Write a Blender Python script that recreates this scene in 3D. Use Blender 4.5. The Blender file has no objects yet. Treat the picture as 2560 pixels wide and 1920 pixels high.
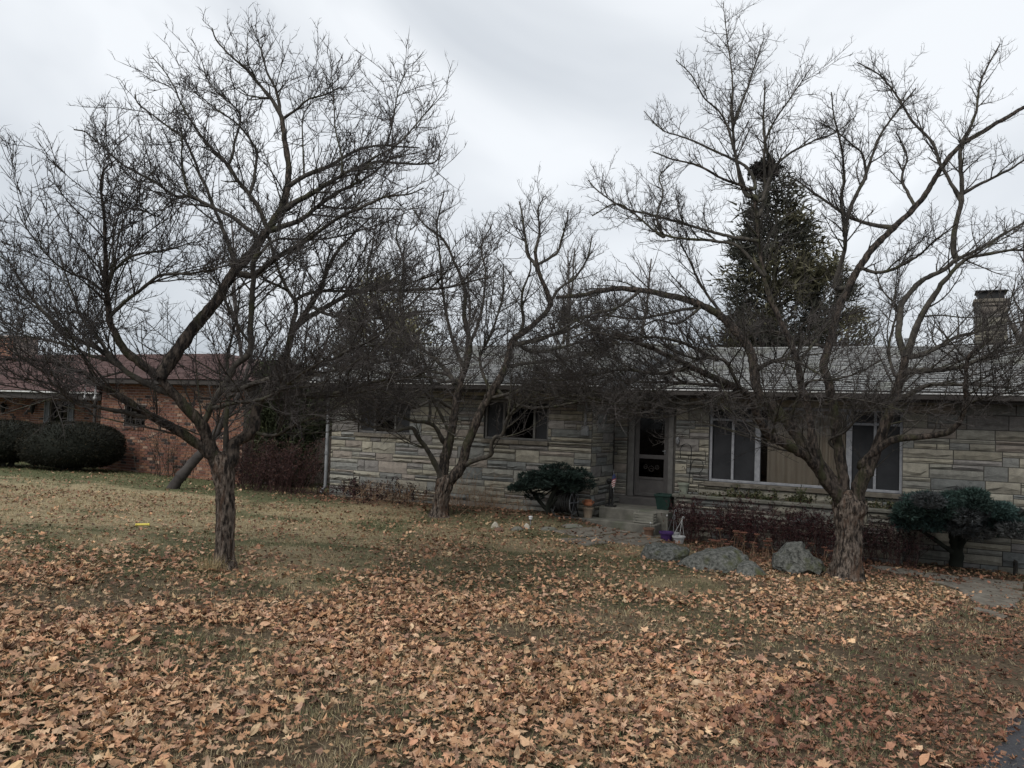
import bpy, math, random
import numpy as np
from mathutils import Matrix, Vector
random.seed(11)
RG = np.random.default_rng(11)
SC = bpy.context.scene
COL = SC.collection

# ------------------------------------------------------------------ camera, sky, sun, exposure
FPX, ROLL, PITCH, EYE = 2020.0, 0.035, math.atan(85 / 2020.0), np.array([0, 0, 1.6])
CF = np.array([0, math.cos(PITCH), math.sin(PITCH)])
CU = np.array([0, -math.sin(PITCH), math.cos(PITCH)])
CR = np.array([1.0, 0, 0])
cam = bpy.data.cameras.new('camera')
cam.sensor_width = 36
cam.lens = 36 * FPX / 2560
cam.clip_end = 2000
cam.clip_start = 0.05
co = bpy.data.objects.new('camera', cam)
COL.objects.link(co)
xr = CR * math.cos(ROLL) + CU * math.sin(ROLL)
yu = -CR * math.sin(ROLL) + CU * math.cos(ROLL)
mw = Matrix.Identity(4)
for i in range(3):
    mw[i][0], mw[i][1], mw[i][2], mw[i][3] = xr[i], yu[i], -CF[i], EYE[i]
co.matrix_world = mw
SC.camera = co

world = bpy.data.worlds.new('World')
SC.world = world
world.use_nodes = True
nt = world.node_tree
nt.nodes.clear()
def wn(t, **k):
    n = nt.nodes.new(t)
    for a, b in k.items():
        setattr(n, a, b)
    return n
SUN_EL, SUN_ROT = math.radians(48), math.radians(215)
out = wn('ShaderNodeOutputWorld')
sky = wn('ShaderNodeTexSky', sky_type='NISHITA')
sky.sun_disc = False
sky.sun_elevation = SUN_EL
sky.sun_rotation = SUN_ROT
bg1 = wn('ShaderNodeBackground')
bg1.inputs['Strength'].default_value = 0.08
nt.links.new(sky.outputs[0], bg1.inputs[0])
tc = wn('ShaderNodeTexCoord')
mp = wn('ShaderNodeMapping')
mp.inputs['Scale'].default_value = (1.0, 1.0, 2.2)
mp.inputs['Location'].default_value = (4.4, 8.8, 0.7)
nt.links.new(tc.outputs['Generated'], mp.inputs[0])
nz = wn('ShaderNodeTexNoise')
nz.inputs['Scale'].default_value = 1.3
nz.inputs['Detail'].default_value = 5
nz.inputs['Roughness'].default_value = 0.45
nz.inputs['Distortion'].default_value = 0.6
nt.links.new(mp.outputs[0], nz.inputs[0])
rp = wn('ShaderNodeValToRGB')
rp.color_ramp.elements[0].position = 0.38
rp.color_ramp.elements[0].color = (0.47, 0.515, 0.57, 1)
rp.color_ramp.elements[1].position = 0.66
rp.color_ramp.elements[1].color = (0.90, 0.93, 0.965, 1)
nt.links.new(nz.outputs['Fac'], rp.inputs[0])
bg2 = wn('ShaderNodeBackground')
bg2.inputs['Strength'].default_value = 0.74
nt.links.new(rp.outputs[0], bg2.inputs[0])
mx = wn('ShaderNodeMixShader')
mx.inputs[0].default_value = 0.93
nt.links.new(bg1.outputs[0], mx.inputs[1])
nt.links.new(bg2.outputs[0], mx.inputs[2])
nt.links.new(mx.outputs[0], out.inputs[0])

sl = bpy.data.lights.new('sun', 'SUN')
sl.energy = 1.5
sl.angle = math.radians(35)
sl.color = (1.0, 0.97, 0.93)
so = bpy.data.objects.new('sun', sl)
COL.objects.link(so)
sd = Vector((math.sin(SUN_ROT) * math.cos(SUN_EL), math.cos(SUN_ROT) * math.cos(SUN_EL), math.sin(SUN_EL)))
so.rotation_euler = sd.to_track_quat('Z', 'Y').to_euler()
so.location = sd * 50

SC.view_settings.view_transform = 'Standard'
SC.view_settings.look = 'None'
SC.view_settings.gamma = 1
SC.view_settings.use_curve_mapping = False
SC.view_settings.exposure = 0.54
SC.cycles.max_bounces = 6
SC.cycles.diffuse_bounces = 3
SC.cycles.transparent_max_bounces = 12

# ------------------------------------------------------------------ geometry helpers
HA = math.radians(62.5)
HU = np.array([math.sin(HA), -math.cos(HA), 0])     # along the facades, to the right
HM = np.array([math.cos(HA), math.sin(HA), 0])      # into the houses
HD = 15.9

def ray(px, py):
    dx, dy = px - 1280, py - 960
    x = dx * math.cos(ROLL) + dy * math.sin(ROLL)
    y = -dx * math.sin(ROLL) + dy * math.cos(ROLL)
    return CF * FPX + CR * x - CU * y
def at(px, py, Y):
    r = ray(px, py)
    return EYE + r * (Y / r[1])
_tab = RG.random((64, 64))
def vnoise(x, y):
    x = np.asarray(x, float); y = np.asarray(y, float)
    xi = np.floor(x).astype(int); yi = np.floor(y).astype(int)
    fx = x - xi; fy = y - yi
    fx = fx * fx * (3 - 2 * fx); fy = fy * fy * (3 - 2 * fy)
    a = _tab[xi % 64, yi % 64]; b = _tab[(xi + 1) % 64, yi % 64]
    c = _tab[xi % 64, (yi + 1) % 64]; d = _tab[(xi + 1) % 64, (yi + 1) % 64]
    return (a * (1 - fx) + b * fx) * (1 - fy) + (c * (1 - fx) + d * fx) * fy
def gz(x, y):
    x = np.asarray(x, float); y = np.asarray(y, float)
    z = -0.0385 * np.clip(x, -14, 12) - 0.0278 * np.clip(y, -5, 26)
    z = z - 0.10 * np.clip((-x - 9.5) / 4, 0, 1) * np.clip((y - 17) / 6, 0, 1)
    s_ = x * HU[0] + y * HU[1]; t_ = x * HM[0] + y * HM[1] - HD
    z = z + (0.03 + 0.17 * np.clip((s_ + 12.5) / 5, 0, 1)) * np.clip((t_ + 3.6) / 1.6, 0, 1) * np.clip((-5.2 - s_) / 1.2, 0, 1) * np.clip((s_ + 14) / 1.5, 0, 1)
    z = z + 0.10 * np.exp(-((s_ + 5.3) / 1.3) ** 2 - ((t_ + 1.9) / 1.0) ** 2)
    return z + 0.05 * (vnoise(x * 0.45 + 5, y * 0.45 + 9) - 0.5) + 0.018 * (vnoise(x * 2.1, y * 2.1) - 0.5)
def G(px, py):
    r = ray(px, py)
    lo, hi = 0.3 / 2020, 120.0 / 2020
    for _ in range(60):
        m = (lo + hi) / 2
        p = EYE + r * m
        if p[2] > gz(p[0], p[1]): lo = m
        else: hi = m
    return EYE + r * hi
def hs(px, py, t=0.0, d=HD):
    r = ray(px, py)
    p = EYE + r * ((d + t) / (r @ HM))
    return float(p @ HU), float(p[2])

MW = {}
def mat4(loc, rz):
    return Matrix.Translation(Vector(loc)) @ Matrix.Rotation(rz, 4, 'Z')
def thing(name, label, cat, loc=(0, 0, 0), rz=0.0, group=None, kind=None):
    o = bpy.data.objects.new(name, None)
    COL.objects.link(o)
    o.empty_display_size = 0.1
    m = mat4([float(v) for v in loc], rz)
    o.matrix_world = m
    MW[o] = np.array(m)
    o['label'] = label
    o['category'] = cat
    if group: o['group'] = group
    if kind: o['kind'] = kind
    return o
def tag(o, label=None, cat=None, group=None, kind=None):
    if label: o['label'] = label
    if cat: o['category'] = cat
    if group: o['group'] = group
    if kind: o['kind'] = kind
    return o
def make_mesh(name, V, Fs, mats, col=None, smooth=False, midx=None):
    V = np.asarray(V, np.float32)
    me = bpy.data.meshes.new(name)
    me.vertices.add(len(V))
    me.vertices.foreach_set('co', V.ravel())
    Fs = [np.asarray(f, np.int32) for f in Fs if len(f)]
    loops = np.concatenate([f.ravel() for f in Fs])
    tot = np.concatenate([np.full(len(f), f.shape[1], np.int32) for f in Fs])
    start = np.concatenate([[0], np.cumsum(tot)[:-1]]).astype(np.int32)
    me.loops.add(len(loops))
    me.loops.foreach_set('vertex_index', loops)
    me.polygons.add(len(tot))
    me.polygons.foreach_set('loop_start', start)
    if not isinstance(mats, (list, tuple)): mats = [mats]
    for m in mats: me.materials.append(m)
    if midx is not None: me.polygons.foreach_set('material_index', np.asarray(midx, np.int32))
    me.polygons.foreach_set('use_smooth', np.full(len(tot), smooth))
    me.update(calc_edges=True)
    if col is not None:
        c = np.asarray(col, np.float32)
        if c.shape[1] == 3: c = np.concatenate([c, np.ones((len(c), 1), np.float32)], 1)
        a = me.color_attributes.new('Col', 'FLOAT_COLOR', 'POINT')
        a.data.foreach_set('color', c.ravel())
    return me
def put(name, me, parent=None):
    o = bpy.data.objects.new(name, me)
    COL.objects.link(o)
    if parent is not None:
        o.parent = parent
        MW[o] = MW[parent]
    else:
        MW[o] = np.eye(4)
    return o
def obj(name, V, Fs, mats, parent=None, local=False, **k):
    V = np.asarray(V, float)
    if parent is not None and not local:
        mi = np.linalg.inv(MW[parent])
        V = V @ mi[:3, :3].T + mi[:3, 3]
    return put(name, make_mesh(name, V, Fs, mats, **k), parent)

class MB:
    def __init__(s):
        s.V = []; s.F = {}; s.n = 0; s.C = []
    def add(s, V, F, col=None):
        V = np.asarray(V, float)
        for f in F: s.F.setdefault(len(f), []).append([i + s.n for i in f])
        s.V.append(V); s.n += len(V)
        s.C.append(np.tile(np.array(col if col is not None else (1, 1, 1), float), (len(V), 1)))
        return s
    def box(s, x0, x1, y0, y1, z0, z1, col=None, c=0.0):
        if c <= 0:
            V = [(x0, y0, z0), (x1, y0, z0), (x1, y1, z0), (x0, y1, z0), (x0, y0, z1), (x1, y0, z1), (x1, y1, z1), (x0, y1, z1)]
            F = [(0, 3, 2, 1), (4, 5, 6, 7), (0, 1, 5, 4), (1, 2, 6, 5), (2, 3, 7, 6), (3, 0, 4, 7)]
            return s.add(V, F, col)
        V = []; lv = [(z0, c), (z0 + c, 0), (z1 - c, 0), (z1, c)]
        for z, i in lv:
            a, b, d, e = x0 + i, x1 - i, y0 + i, y1 - i
            k = c * 0.7 if i == 0 else c * 0.4
            V += [(a + k, d, z), (b - k, d, z), (b, d + k, z), (b, e - k, z), (b - k, e, z), (a + k, e, z), (a, e - k, z), (a, d + k, z)]
        F = [tuple(range(7, -1, -1)), tuple(range(24, 32))]
        for j in range(3):
            for i in range(8):
                F.append((j * 8 + i, j * 8 + (i + 1) % 8, (j + 1) * 8 + (i + 1) % 8, (j + 1) * 8 + i))
        return s.add(V, F, col)
    def quad(s, a, b, c, d, col=None):
        return s.add([a, b, c, d], [(0, 1, 2, 3)], col)
    def tube(s, pts, r, k=8, col=None, cap=True):
        pts = np.asarray(pts, float)
        r = np.full(len(pts), r) if np.isscalar(r) else np.asarray(r, float)
        V, F = tubes(pts[None], r[None], k)
        s.add(V, [tuple(f) for f in F], col)
        if cap:
            n = len(pts)
            s.add(V[:k], [tuple(range(k - 1, -1, -1))], col)
            s.add(V[(n - 1) * k:], [tuple(range(k))], col)
        return s
    def lathe(s, prof, k=20, cx=0, cy=0, col=None):
        V = []; F = []
        for r, z in prof:
            for i in range(k):
                a = 2 * math.pi * i / k
                V.append((cx + r * math.cos(a), cy + r * math.sin(a), z))
        for j in range(len(prof) - 1):
            for i in range(k):
                F.append((j * k + i, j * k + (i + 1) % k, (j + 1) * k + (i + 1) % k, (j + 1) * k + i))
        return s.add(V, F, col)
    def build(s, name, mats, parent=None, local=True, smooth=False, col=False):
        Fs = [np.array(f) for f in s.F.values()]
        return obj(name, np.concatenate(s.V), Fs, mats, parent, local=local, smooth=smooth, col=np.concatenate(s.C) if col else None)

def nrm(v):
    return v / np.maximum(np.linalg.norm(v, axis=-1, keepdims=True), 1e-9)
def tubes(P, R, k=3, jit=None):
    """P (N,S,3) paths, R (N,S) radii -> V, quads"""
    N, S, _ = P.shape
    T = np.empty_like(P)
    T[:, 1:-1] = P[:, 2:] - P[:, :-2]
    T[:, 0] = P[:, 1] - P[:, 0]
    T[:, -1] = P[:, -1] - P[:, -2]
    T = nrm(T)
    ref = np.zeros((N, 1, 3)); ref[..., 0] = 0.31; ref[..., 1] = 0.83; ref[..., 2] = 0.17
    m = nrm(P[:, -1:] - P[:, :1])
    bad = np.abs((m * nrm(ref)).sum(-1)) > 0.9
    ref[bad] = (0.9, -0.2, 0.4)
    A = nrm(np.cross(T, np.broadcast_to(ref, T.shape)))
    B = np.cross(T, A)
    an = np.arange(k) * 2 * math.pi / k
    V = P[:, :, None] + R[:, :, None, None] * (np.cos(an)[:, None] * A[:, :, None] + np.sin(an)[:, None] * B[:, :, None]) * (1 if jit is None else jit[..., None])
    V = V.reshape(-1, 3)
    b = (np.arange(N) * S * k)[:, None, None] + (np.arange(S - 1) * k)[None, :, None]
    i = np.arange(k)[None, None]; j = (np.arange(k) + 1) % k
    F = np.stack(np.broadcast_arrays(b + i, b + j[None, None], b + k + j[None, None], b + k + i), -1).reshape(-1, 4)
    return V, F
def spikes(P, R, k=3):
    """like tubes() but each path ends in a point: V, quads, tris"""
    V, F = tubes(P[:, :-1], R[:, :-1], k) if P.shape[1] > 2 else (None, None)
    N, S, _ = P.shape
    if V is None:
        T = nrm(P[:, 1] - P[:, 0]); ref = np.tile([0.31, 0.83, 0.17], (N, 1)); ref[np.abs((T * nrm(ref)).sum(1)) > 0.9] = (0.9, -0.2, 0.4)
        A = nrm(np.cross(T, ref)); B = np.cross(T, A); an = np.arange(k) * 2 * math.pi / k
        V = (P[:, 0][:, None] + R[:, 0][:, None, None] * (np.cos(an)[:, None] * A[:, None] + np.sin(an)[:, None] * B[:, None])).reshape(-1, 3)
        F = np.zeros((0, 4), int)
    nb = len(V); V = np.concatenate([V, P[:, -1]])
    b = np.arange(N)[:, None] * (S - 1) * k + (S - 2) * k
    i = np.arange(k)[None]
    T3 = np.stack(np.broadcast_arrays(b + i, b + (i + 1) % k, nb + np.arange(N)[:, None]), -1).reshape(-1, 3)
    return V, F, T3
def cat_spikes(parts):
    V = []; Q = []; T = []; n = 0
    for v, q, t in parts:
        V.append(v); Q.append(q + n); T.append(t + n); n += len(v)
    return np.concatenate(V), [np.concatenate(Q), np.concatenate(T)]
def catmull(pts, step):
    pts = np.asarray(pts, float)
    if len(pts) < 2: return pts
    e = np.concatenate([[2 * pts[0] - pts[1]], pts, [2 * pts[-1] - pts[-2]]])
    outp = []
    for i in range(1, len(e) - 2):
        n = max(2, int(np.linalg.norm(e[i + 1][:3] - e[i][:3]) / step) + 1)
        t = np.linspace(0, 1, n, endpoint=False)[:, None]
        a, b, c, d = e[i - 1], e[i], e[i + 1], e[i + 2]
        outp.append(0.5 * (2 * b + (c - a) * t + (2 * a - 5 * b + 4 * c - d) * t ** 2 + (3 * b - a - 3 * c + d) * t ** 3))
    outp.append(pts[-1:])
    return np.concatenate(outp)
def cat_vf(parts):
    V = []; F = []; n = 0
    for v, f in parts:
        V.append(v); F.append(f + n); n += len(v)
    return np.concatenate(V), np.concatenate(F)

# ------------------------------------------------------------------ materials
def mat(name, c1, c2=None, scale=6.0, rough=0.85, bump=0.0, bscale=40.0, stretch=(1, 1, 1), attr=False, spec=0.3, detail=5, c3=None, s3=2.0, lo=0.35, hi=0.65, metal=0.0, bdist=0.02):
    m = bpy.data.materials.new(name)
    m.use_nodes = True
    t = m.node_tree; N = t.nodes; L = t.links
    b = N['Principled BSDF']
    b.inputs['Roughness'].default_value = rough
    b.inputs['Specular IOR Level'].default_value = spec
    b.inputs['Metallic'].default_value = metal
    tcn = N.new('ShaderNodeTexCoord'); mpn = N.new('ShaderNodeMapping')
    mpn.inputs['Scale'].default_value = stretch
    L.new(tcn.outputs['Object'], mpn.inputs[0])
    def noise(sc, de=detail):
        n = N.new('ShaderNodeTexNoise')
        n.inputs['Scale'].default_value = sc; n.inputs['Detail'].default_value = de
        n.inputs['Roughness'].default_value = 0.6
        L.new(mpn.outputs[0], n.inputs[0])
        return n
    def ramp(n, a, bb):
        r = N.new('ShaderNodeMapRange')
        r.inputs[1].default_value = a; r.inputs[2].default_value = bb
        L.new(n.outputs['Fac'], r.inputs[0])
        return r.outputs[0]
    def mix(f, a, bb, mode='MIX'):
        x = N.new('ShaderNodeMix'); x.data_type = 'RGBA'; x.blend_type = mode
        if f is None: x.inputs[0].default_value = 1
        else: L.new(f, x.inputs[0])
        for s, v in ((x.inputs[6], a), (x.inputs[7], bb)):
            if isinstance(v, tuple): s.default_value = v + (1,)
            else: L.new(v, s)
        return x.outputs[2]
    c2 = c2 or c1
    if attr:
        at_ = N.new('ShaderNodeAttribute'); at_.attribute_name = 'Col'
        col = mix(None, at_.outputs['Color'], mix(ramp(noise(scale), lo, hi), c1, c2), 'MULTIPLY')
    else:
        col = mix(ramp(noise(scale), lo, hi), c1, c2)
    if c3: col = mix(ramp(noise(s3), 0.52, 0.66), col, c3)
    L.new(col, b.inputs['Base Color'])
    if bump:
        bn = N.new('ShaderNodeBump')
        bn.inputs['Strength'].default_value = bump
        bn.inputs['Distance'].default_value = bdist
        L.new(noise(bscale, 8).outputs['Fac'], bn.inputs['Height'])
        L.new(bn.outputs[0], b.inputs['Normal'])
    return m
M_ground = mat('ground', (0.55, 0.55, 0.55), (1.25, 1.22, 1.2), 28, 0.95, 0.8, 60, attr=True, lo=0.35, hi=0.65, spec=0.1)
M_grass = mat('grass_blade', (0.85, 0.85, 0.85), (1.1, 1.1, 1.1), 3, 0.8, attr=True, spec=0.2)
M_leaf = mat('dead_leaf', (0.82, 0.82, 0.82), (1.12, 1.1, 1.08), 25, 0.75, 0.25, 60, attr=True, spec=0.25)
M_bark = mat('bark_limb', (0.034, 0.031, 0.028), (0.092, 0.082, 0.068), 14, 0.9, 0.7, 45, (1, 1, 0.5), c3=(0.062, 0.062, 0.036), s3=4, spec=0.15)
M_twig = mat('bark_twig', (0.038, 0.034, 0.032), (0.070, 0.062, 0.057), 5, 0.9, spec=0.15)
M_trunk = mat('bark_trunk', (0.030, 0.025, 0.022), (0.235, 0.19, 0.155), 30, 0.92, 1.0, 30, (1, 1, 0.26), c3=(0.135, 0.085, 0.06), s3=11, spec=0.1, lo=0.40, hi=0.60, bdist=0.08)
M_limb2 = mat('bark_stout_limb', (0.026, 0.023, 0.021), (0.125, 0.10, 0.082), 26, 0.92, 1.0, 34, (1, 1, 0.35), c3=(0.055, 0.055, 0.032), s3=5, spec=0.1, lo=0.42, hi=0.64, bdist=0.05)
M_btwig = mat('bark_far', (0.085, 0.075, 0.07), (0.15, 0.135, 0.125), 3, 0.9, spec=0.15)
M_stone = mat('limestone', (0.68, 0.68, 0.68), (1.1, 1.1, 1.08), 9, 0.9, 0.8, 45, attr=True, c3=None, spec=0.25, lo=0.3, hi=0.7, bdist=0.015)
M_mortar = mat('mortar', (0.05, 0.047, 0.043), (0.085, 0.08, 0.07), 12, 0.95)
M_brick = mat('brick', (0.75, 0.75, 0.75), (1.15, 1.12, 1.1), 14, 0.9, 0.4, 80, attr=True)
M_bmortar = mat('brick_mortar', (0.27, 0.22, 0.19), (0.36, 0.30, 0.26), 9, 0.95)
M_shingle = mat('shingle', (0.20, 0.203, 0.20), (0.33, 0.33, 0.32), 2.2, 0.9, 0.4, 90, c3=(0.22, 0.225, 0.19), s3=0.9, lo=0.3, hi=0.7)
M_butt = mat('shingle_edge_shade', (0.03, 0.03, 0.03), (0.06, 0.06, 0.058), 5, 0.95)  # near-black colour paints the shadow gap along each shingle course
M_rshingle = mat('red_shingle', (0.075, 0.043, 0.038), (0.125, 0.072, 0.064), 5, 0.9, 0.4, 70)
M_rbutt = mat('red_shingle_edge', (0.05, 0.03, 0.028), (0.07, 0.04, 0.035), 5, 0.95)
M_fascia = mat('fascia_brown', (0.035, 0.030, 0.027), (0.05, 0.043, 0.038), 8, 0.6)
M_soffit = mat('soffit', (0.06, 0.052, 0.045), (0.085, 0.075, 0.065), 6, 0.8)
M_white = mat('white_paint', (0.56, 0.56, 0.55), (0.70, 0.70, 0.68), 9, 0.55, c3=(0.42, 0.41, 0.38), s3=5)
M_wframe = mat('window_frame', (0.22, 0.225, 0.24), (0.32, 0.325, 0.34), 12, 0.6)
M_gray = mat('gray_metal', (0.16, 0.165, 0.17), (0.24, 0.245, 0.25), 8, 0.5)
M_dframe = mat('door_frame', (0.10, 0.095, 0.09), (0.145, 0.14, 0.13), 7, 0.6)
M_door = mat('storm_door', (0.065, 0.06, 0.058), (0.09, 0.084, 0.08), 5, 0.55)
M_black = mat('black_iron', (0.012, 0.012, 0.012), (0.02, 0.02, 0.02), 8, 0.5)
M_screen = mat('window_screen', (0.022, 0.023, 0.025), (0.034, 0.035, 0.038), 4, 0.7, spec=0.2)
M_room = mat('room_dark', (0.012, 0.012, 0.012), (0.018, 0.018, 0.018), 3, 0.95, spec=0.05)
M_curtain = mat('curtain', (0.50, 0.41, 0.34), (0.60, 0.51, 0.43), 4, 0.9, stretch=(8, 8, 0.4))
M_concrete = mat('concrete', (0.105, 0.10, 0.085), (0.19, 0.18, 0.152), 5, 0.92, 0.4, 70, c3=(0.11, 0.115, 0.085), s3=2.4)
M_flag = mat('flagstone', (0.095, 0.083, 0.066), (0.20, 0.18, 0.148), 6, 0.92, 0.5, 50, c3=(0.13, 0.11, 0.085), s3=3)
M_asphalt = mat('asphalt', (0.036, 0.036, 0.04), (0.07, 0.07, 0.075), 60, 0.9, 0.6, 160)
M_rock = mat('boulder', (0.050, 0.052, 0.046), (0.20, 0.20, 0.18), 22, 0.92, 0.9, 30, c3=(0.085, 0.09, 0.042), s3=3.5, bdist=0.04, spec=0.15)
M_yew = mat('yew', (0.8, 0.8, 0.8), (1.2, 1.2, 1.2), 6, 0.8, attr=True, spec=0.25)
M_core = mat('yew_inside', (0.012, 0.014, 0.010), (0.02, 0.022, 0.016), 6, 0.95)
M_terra = mat('terracotta', (0.36, 0.135, 0.065), (0.46, 0.19, 0.10), 8, 0.8)
M_tan = mat('tan_clay', (0.22, 0.17, 0.12), (0.33, 0.26, 0.19), 9, 0.85)
M_brown = mat('brown_clay', (0.13, 0.075, 0.05), (0.19, 0.115, 0.08), 9, 0.85)
M_purple = mat('purple_plastic', (0.05, 0.022, 0.10), (0.07, 0.032, 0.13), 5, 0.5)
M_wplast = mat('white_plastic', (0.38, 0.38, 0.375), (0.5, 0.5, 0.49), 7, 0.5)
M_green = mat('green_plastic', (0.010, 0.028, 0.022), (0.016, 0.04, 0.032), 7, 0.5)
M_sage = mat('sage_plastic', (0.20, 0.215, 0.17), (0.27, 0.285, 0.23), 9, 0.7)
M_hose = mat('hose', (0.028, 0.028, 0.027), (0.055, 0.054, 0.05), 14, 0.5)
M_yellow = mat('yellow_plastic', (0.75, 0.62, 0.10), (0.82, 0.70, 0.16), 9, 0.5)
M_wood = mat('weathered_wood', (0.16, 0.155, 0.13), (0.26, 0.25, 0.21), 8, 0.9, 0.5, 30, (0.4, 3, 3))
M_soil = mat('soil', (0.035, 0.027, 0.02), (0.07, 0.052, 0.036), 12, 0.95, 0.7, 50)
M_paint = mat('painted', (1, 1, 1), (1, 1, 1), 5, 0.7, attr=True)
M_pale = mat('pale_rock', (0.34, 0.31, 0.25), (0.52, 0.48, 0.40), 8, 0.9, 0.6, 25)
def glass(name, tint, amt):
    m = bpy.data.materials.new(name); m.use_nodes = True
    t = m.node_tree; t.nodes.clear()
    o_ = t.nodes.new('ShaderNodeOutputMaterial'); a = t.nodes.new('ShaderNodeBsdfTransparent'); g = t.nodes.new('ShaderNodeBsdfGlossy')
    a.inputs[0].default_value = tint + (1,)
    g.inputs['Roughness'].default_value = 0.04
    f = t.nodes.new('ShaderNodeFresnel'); f.inputs[0].default_value = amt
    x = t.nodes.new('ShaderNodeMixShader')
    t.links.new(f.outputs[0], x.inputs[0]); t.links.new(a.outputs[0], x.inputs[1]); t.links.new(g.outputs[0], x.inputs[2]); t.links.new(x.outputs[0], o_.inputs[0])
    return m
M_glass = glass('window_glass', (0.8, 0.81, 0.8), 1.3)
M_dglass = glass('dark_glass', (0.35, 0.36, 0.37), 1.22)
# ------------------------------------------------------------------ ground
xs = np.concatenate([[-400, -200, -110, -60, -40, -30, -24, -20], np.arange(-17, 14.01, 0.22), [16, 20, 28, 40, 70, 140, 400]])
ys = np.concatenate([[-60, -20, -8, -3, 0, 1.5], np.arange(2.4, 26.01, 0.22), [28, 32, 38, 46, 60, 90, 150, 400]])
gx, gy = np.meshgrid(xs, ys)
gv = np.stack([gx, gy, gz(gx, gy)], -1).reshape(-1, 3)
nx, ny = len(xs), len(ys)
ii = (np.arange(ny - 1)[:, None] * nx + np.arange(nx - 1)[None]).ravel()
lx_, ly_ = gv[:, 0], gv[:, 1]
cov_ = np.clip(np.interp(ly_, [3, 7, 9, 12, 16, 22], [1, 0.95, 0.75, 0.45, 0.30, 0.12]) * np.where((lx_ < -1.6) & (ly_ > 8), 0.55, 1) + np.where((lx_ > 2.6) & (ly_ > 7) & (ly_ < 16), 0.3, 0), 0, 1)[:, None]
g_ = (vnoise(lx_ * 0.8 + 11, ly_ * 0.8) * 0.55 + vnoise(lx_ * 2.6, ly_ * 2.6 + 3) * 0.45)[:, None] + np.where((lx_ < -3) & (ly_ > 17), 0.25, 0)[:, None] - np.where((lx_ < -2.5) & (ly_ > 11) & (ly_ < 16.5), 0.2, 0)[:, None]
g_ = np.clip((g_ - 0.38) * 4, 0, 1)
turf_ = np.array([0.36, 0.30, 0.18]) * (1 - g_) + np.array([0.115, 0.125, 0.062]) * g_
bed_ = np.exp(-((lx_ * HM[0] + ly_ * HM[1] - HD + 1.2) / 1.3) ** 2)[:, None] * (lx_ > -6)[:, None]
gcol = turf_ * (1 - cov_) + np.array([0.095, 0.072, 0.048]) * cov_
gcol = gcol * (1 - 0.85 * bed_) + np.array([0.06, 0.042, 0.03]) * 0.85 * bed_
lawn = obj('lawn', gv, [np.stack([ii, ii + 1, ii + nx + 1, ii + nx], -1)], M_ground, smooth=True, col=gcol)
tag(lawn, 'patchy winter lawn under brown fallen leaves', kind='structure')

# driveway edge at the lower right, running away to the right of the lawn
da, db = G(2455, 1919), G(2556, 1780)
dd = nrm((db - da)[:2])
dn = np.array([dd[1], -dd[0]])
def drive_side(x, y):
    return (np.asarray(x) - da[0]) * dn[0] + (np.asarray(y) - da[1]) * dn[1] - 0.10 * (vnoise(np.asarray(x) * 1.3, np.asarray(y) * 1.3 + 7) - 0.5)
V = []; F = []
sv = np.arange(-9, 9.01, 0.25); tv = np.array([0, 0.15, 0.5, 1, 1.7, 2.5, 3.4, 4.3])
for s_ in sv:
    for t_ in tv:
        p = da[:2] + dd * s_ + dn * (t_ + (0.10 * (vnoise(s_ * 1.7, 3.3) - 0.5) if t_ == 0 else 0))
        V.append((p[0], p[1], float(gz(p[0], p[1])) + 0.012 + (0.0 if t_ else -0.006)))
n_ = len(tv)
for i in range(len(sv) - 1):
    for j in range(n_ - 1):
        F.append((i * n_ + j, i * n_ + j + 1, (i + 1) * n_ + j + 1, (i + 1) * n_ + j))
tag(obj('driveway', V, [np.array(F)[:, ::-1]], M_asphalt, smooth=True), 'dark asphalt driveway edge strewn with leaf bits', kind='structure')

# house footprint test (keeps grass and leaves out of buildings)
def st(x, y):
    s_ = x * HU[0] + y * HU[1]; t_ = x * HM[0] + y * HM[1]
    return s_, t_ - HD
def in_building(x, y):
    s_, t_ = st(x, y)
    a = (s_ > -12.35) & (s_ < 5.6) & (t_ > np.where(s_ < -5.85, -1.22, -0.02)) & (t_ < 9)
    b = (s_ > -6.1) & (s_ < -4.2) & (t_ > -1.6) & (t_ <= 0.1)
    c = (s_ > -4.35) & (s_ < -0.35) & (t_ > -0.8) & (t_ <= 0.1)
    d = (s_ > -30) & (s_ < -16.1) & (t_ + HD > 14.95) & (t_ + HD < 25)
    return a | b | c | d
def in_view(x, y, m=0.15):
    return (np.abs(x) < y * 0.70 + m)

# flagstone walk in front of the step and paving on the right: polygons given as ground points in the photograph
walk = [[(1385, 1329), (1478, 1319), (1560, 1332), (1452, 1345)], [(1484, 1318), (1588, 1321), (1640, 1336), (1567, 1332)],
        [(1455, 1348), (1560, 1335), (1622, 1343), (1530, 1356)], [(1566, 1335), (1645, 1339), (1700, 1349), (1626, 1343)],
        [(1400, 1348), (1450, 1347), (1524, 1357), (1470, 1366), (1416, 1358)], [(1532, 1357), (1626, 1346), (1665, 1352), (1600, 1366)]]
drv = [[(2172, 1416), (2222, 1421), (2312, 1434), (2300, 1443), (2208, 1431)], [(2316, 1435), (2395, 1445), (2384, 1456), (2303, 1444)],
       [(2399, 1446), (2560, 1459), (2560, 1475), (2420, 1462)], [(2330, 1456), (2398, 1459), (2480, 1468), (2560, 1484), (2560, 1500), (2440, 1489)],
       [(2398, 1478), (2452, 1490), (2548, 1503), (2540, 1522), (2480, 1523), (2428, 1506)], [(2440, 1522), (2512, 1541), (2508, 1549), (2432, 1527)],
       [(2500, 1538), (2520, 1541), (2515, 1550), (2493, 1546)]]
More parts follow.
